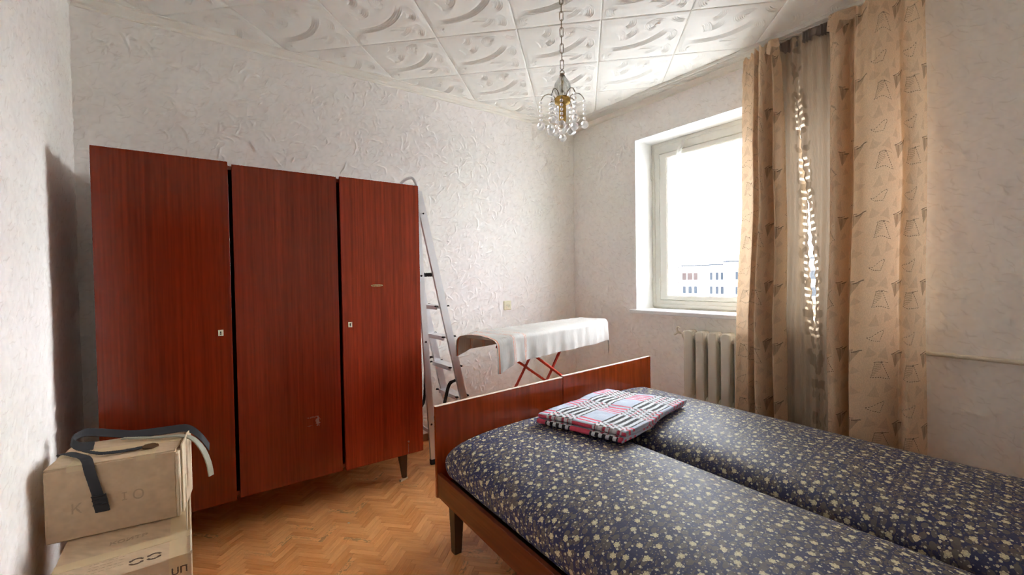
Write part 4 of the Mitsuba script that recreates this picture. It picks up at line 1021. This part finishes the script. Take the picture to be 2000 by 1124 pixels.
# ------------------------------------------------------------------ chandelier
hk = thing('chandelier', 'small crystal chandelier with a glass dome hanging on a long chain', 'chandelier')
HCX, HCY = 1.366, 1.439
ZR = 2.178                      # top ring
def link(c, ln, wd, r, rot):
    th = np.linspace(0, 2 * np.pi, 20, endpoint=False)
    x = np.cos(th) * wd / 2; z = np.sin(th) * wd / 2 + np.sign(np.sin(th)) * (ln - wd) / 2
    p = np.stack([c[0] + x * math.cos(rot), c[1] + x * math.sin(rot), c[2] + z], 1)
    return tube(p, r, 7, closed=True)
z = ZR + 0.022; q = 0
while z < ZC - 0.05:
    add('chain_link', link((HCX, HCY, z + 0.018), 0.042, 0.015, 0.0017, -0.7 + (q % 2) * math.pi / 2), 'm_bronze', hk, smooth=60)
    z += 0.0355; q += 1
add('ceiling_rose', lathe([(0.0, -0.045), (0.012, -0.044), (0.02, -0.03), (0.05, -0.012), (0.052, 0.0), (0.0, 0.0)], (HCX, HCY, ZC), 28), 'm_bronze', hk, smooth=40)
add('ceiling_hook', tube([(HCX, HCY, ZC - 0.06), (HCX, HCY, ZC - 0.03)], 0.003, 8), 'm_bronze', hk)
th = np.linspace(0, 2 * np.pi, 24, endpoint=False)
add('ring', tube(np.stack([HCX + 0.009 * np.cos(th) * 0.77, HCY - 0.009 * np.cos(th) * 0.64, ZR + 0.005 + 0.009 * np.sin(th)], 1), 0.0020, 8, closed=True), 'm_bronze', hk, smooth=60)
Z0 = ZR - 0.008
fl = lambda th, zz: 0.06 * np.cos(11 * (th + 22.0 * zz))
dome_o = [(0.010, 0.0), (0.016, -0.012), (0.026, -0.024), (0.034, -0.040), (0.037, -0.055), (0.035, -0.070), (0.028, -0.084), (0.020, -0.094)]
dome_i = [(r - 0.0035, zz) for r, zz in dome_o[::-1]]
add('glass_dome', trimesh.Trimesh(*(lambda m: (m.vertices, m.faces[:, ::-1]))(lathe(dome_o + dome_i + [dome_o[0]], (HCX, HCY, Z0), 48, fl)), process=False), 'm_dome_glass', hk, smooth=60, label='fluted clear glass dome')
add('finial', lathe([(0.0, -0.006), (0.012, -0.005), (0.012, 0.0), (0.008, 0.004), (0.005, 0.010), (0.0, 0.011)], (HCX, HCY, Z0), 20), 'm_bronze', hk, smooth=40)
add('stem', lathe([(0.0, -0.205), (0.014, -0.203), (0.016, -0.19), (0.016, -0.13), (0.034, -0.122), (0.036, -0.106), (0.030, -0.098), (0.003, -0.095), (0.003, -0.006), (0.0, -0.006)], (HCX, HCY, Z0), 28), 'm_brass', hk, smooth=40, label='brass lamp stem')
def strand(x, y, zt_, nb, rb, gap, rball):
    zz = zt_; ms = []
    for b in range(nb):
        zz -= rb * (2 if b else 1) + gap * (1 if b else 0)
        ms.append(ball((x, y, zz), rb, 2))
    k = add('crystal_strand', cat_(ms), 'm_crystal', hk, smooth=60)
    add('crystal_ball', ball((x, y, zz - rb - rball - 0.003), rball, 3), 'm_crystal', k, smooth=60)
NA = 6
for a in range(NA):
    t = 2 * math.pi * a / NA + 0.35
    R = 0.096
    d = np.array([math.cos(t), math.sin(t)])
    pts = spline([(HCX + d[0] * 0.028, HCY + d[1] * 0.028, Z0 - 0.108), (HCX + d[0] * 0.040, HCY + d[1] * 0.040, Z0 - 0.088), (HCX + d[0] * 0.062, HCY + d[1] * 0.062, Z0 - 0.080), (HCX + d[0] * 0.082, HCY + d[1] * 0.082, Z0 - 0.088), (HCX + d[0] * R, HCY + d[1] * R, Z0 - 0.108)], 18)
    add('arm', tube(pts, 0.0018, 7), 'm_bronze', hk, smooth=60)
    strand(HCX + d[0] * R, HCY + d[1] * R, Z0 - 0.110, 5, 0.0072, 0.0045, 0.0175)
for a in range(5):
    t = 2 * math.pi * a / 5 + 0.1; R = 0.055
    d = np.array([math.cos(t), math.sin(t)])
    pts = spline([(HCX + d[0] * 0.024, HCY + d[1] * 0.024, Z0 - 0.118), (HCX + d[0] * 0.040, HCY + d[1] * 0.040, Z0 - 0.106), (HCX + d[0] * R, HCY + d[1] * R, Z0 - 0.122)], 12)
    add('arm', tube(pts, 0.0018, 7), 'm_bronze', hk, smooth=60)
    strand(HCX + d[0] * R, HCY + d[1] * R, Z0 - 0.124, 5, 0.0072, 0.0045, 0.0175)
add('crystal_ball', ball((HCX, HCY, Z0 - 0.235), 0.024, 3), 'm_crystal', hk, smooth=60)
add('crystal_ball', ball((HCX, HCY, Z0 - 0.275), 0.0165, 3), 'm_crystal', hk, smooth=60)
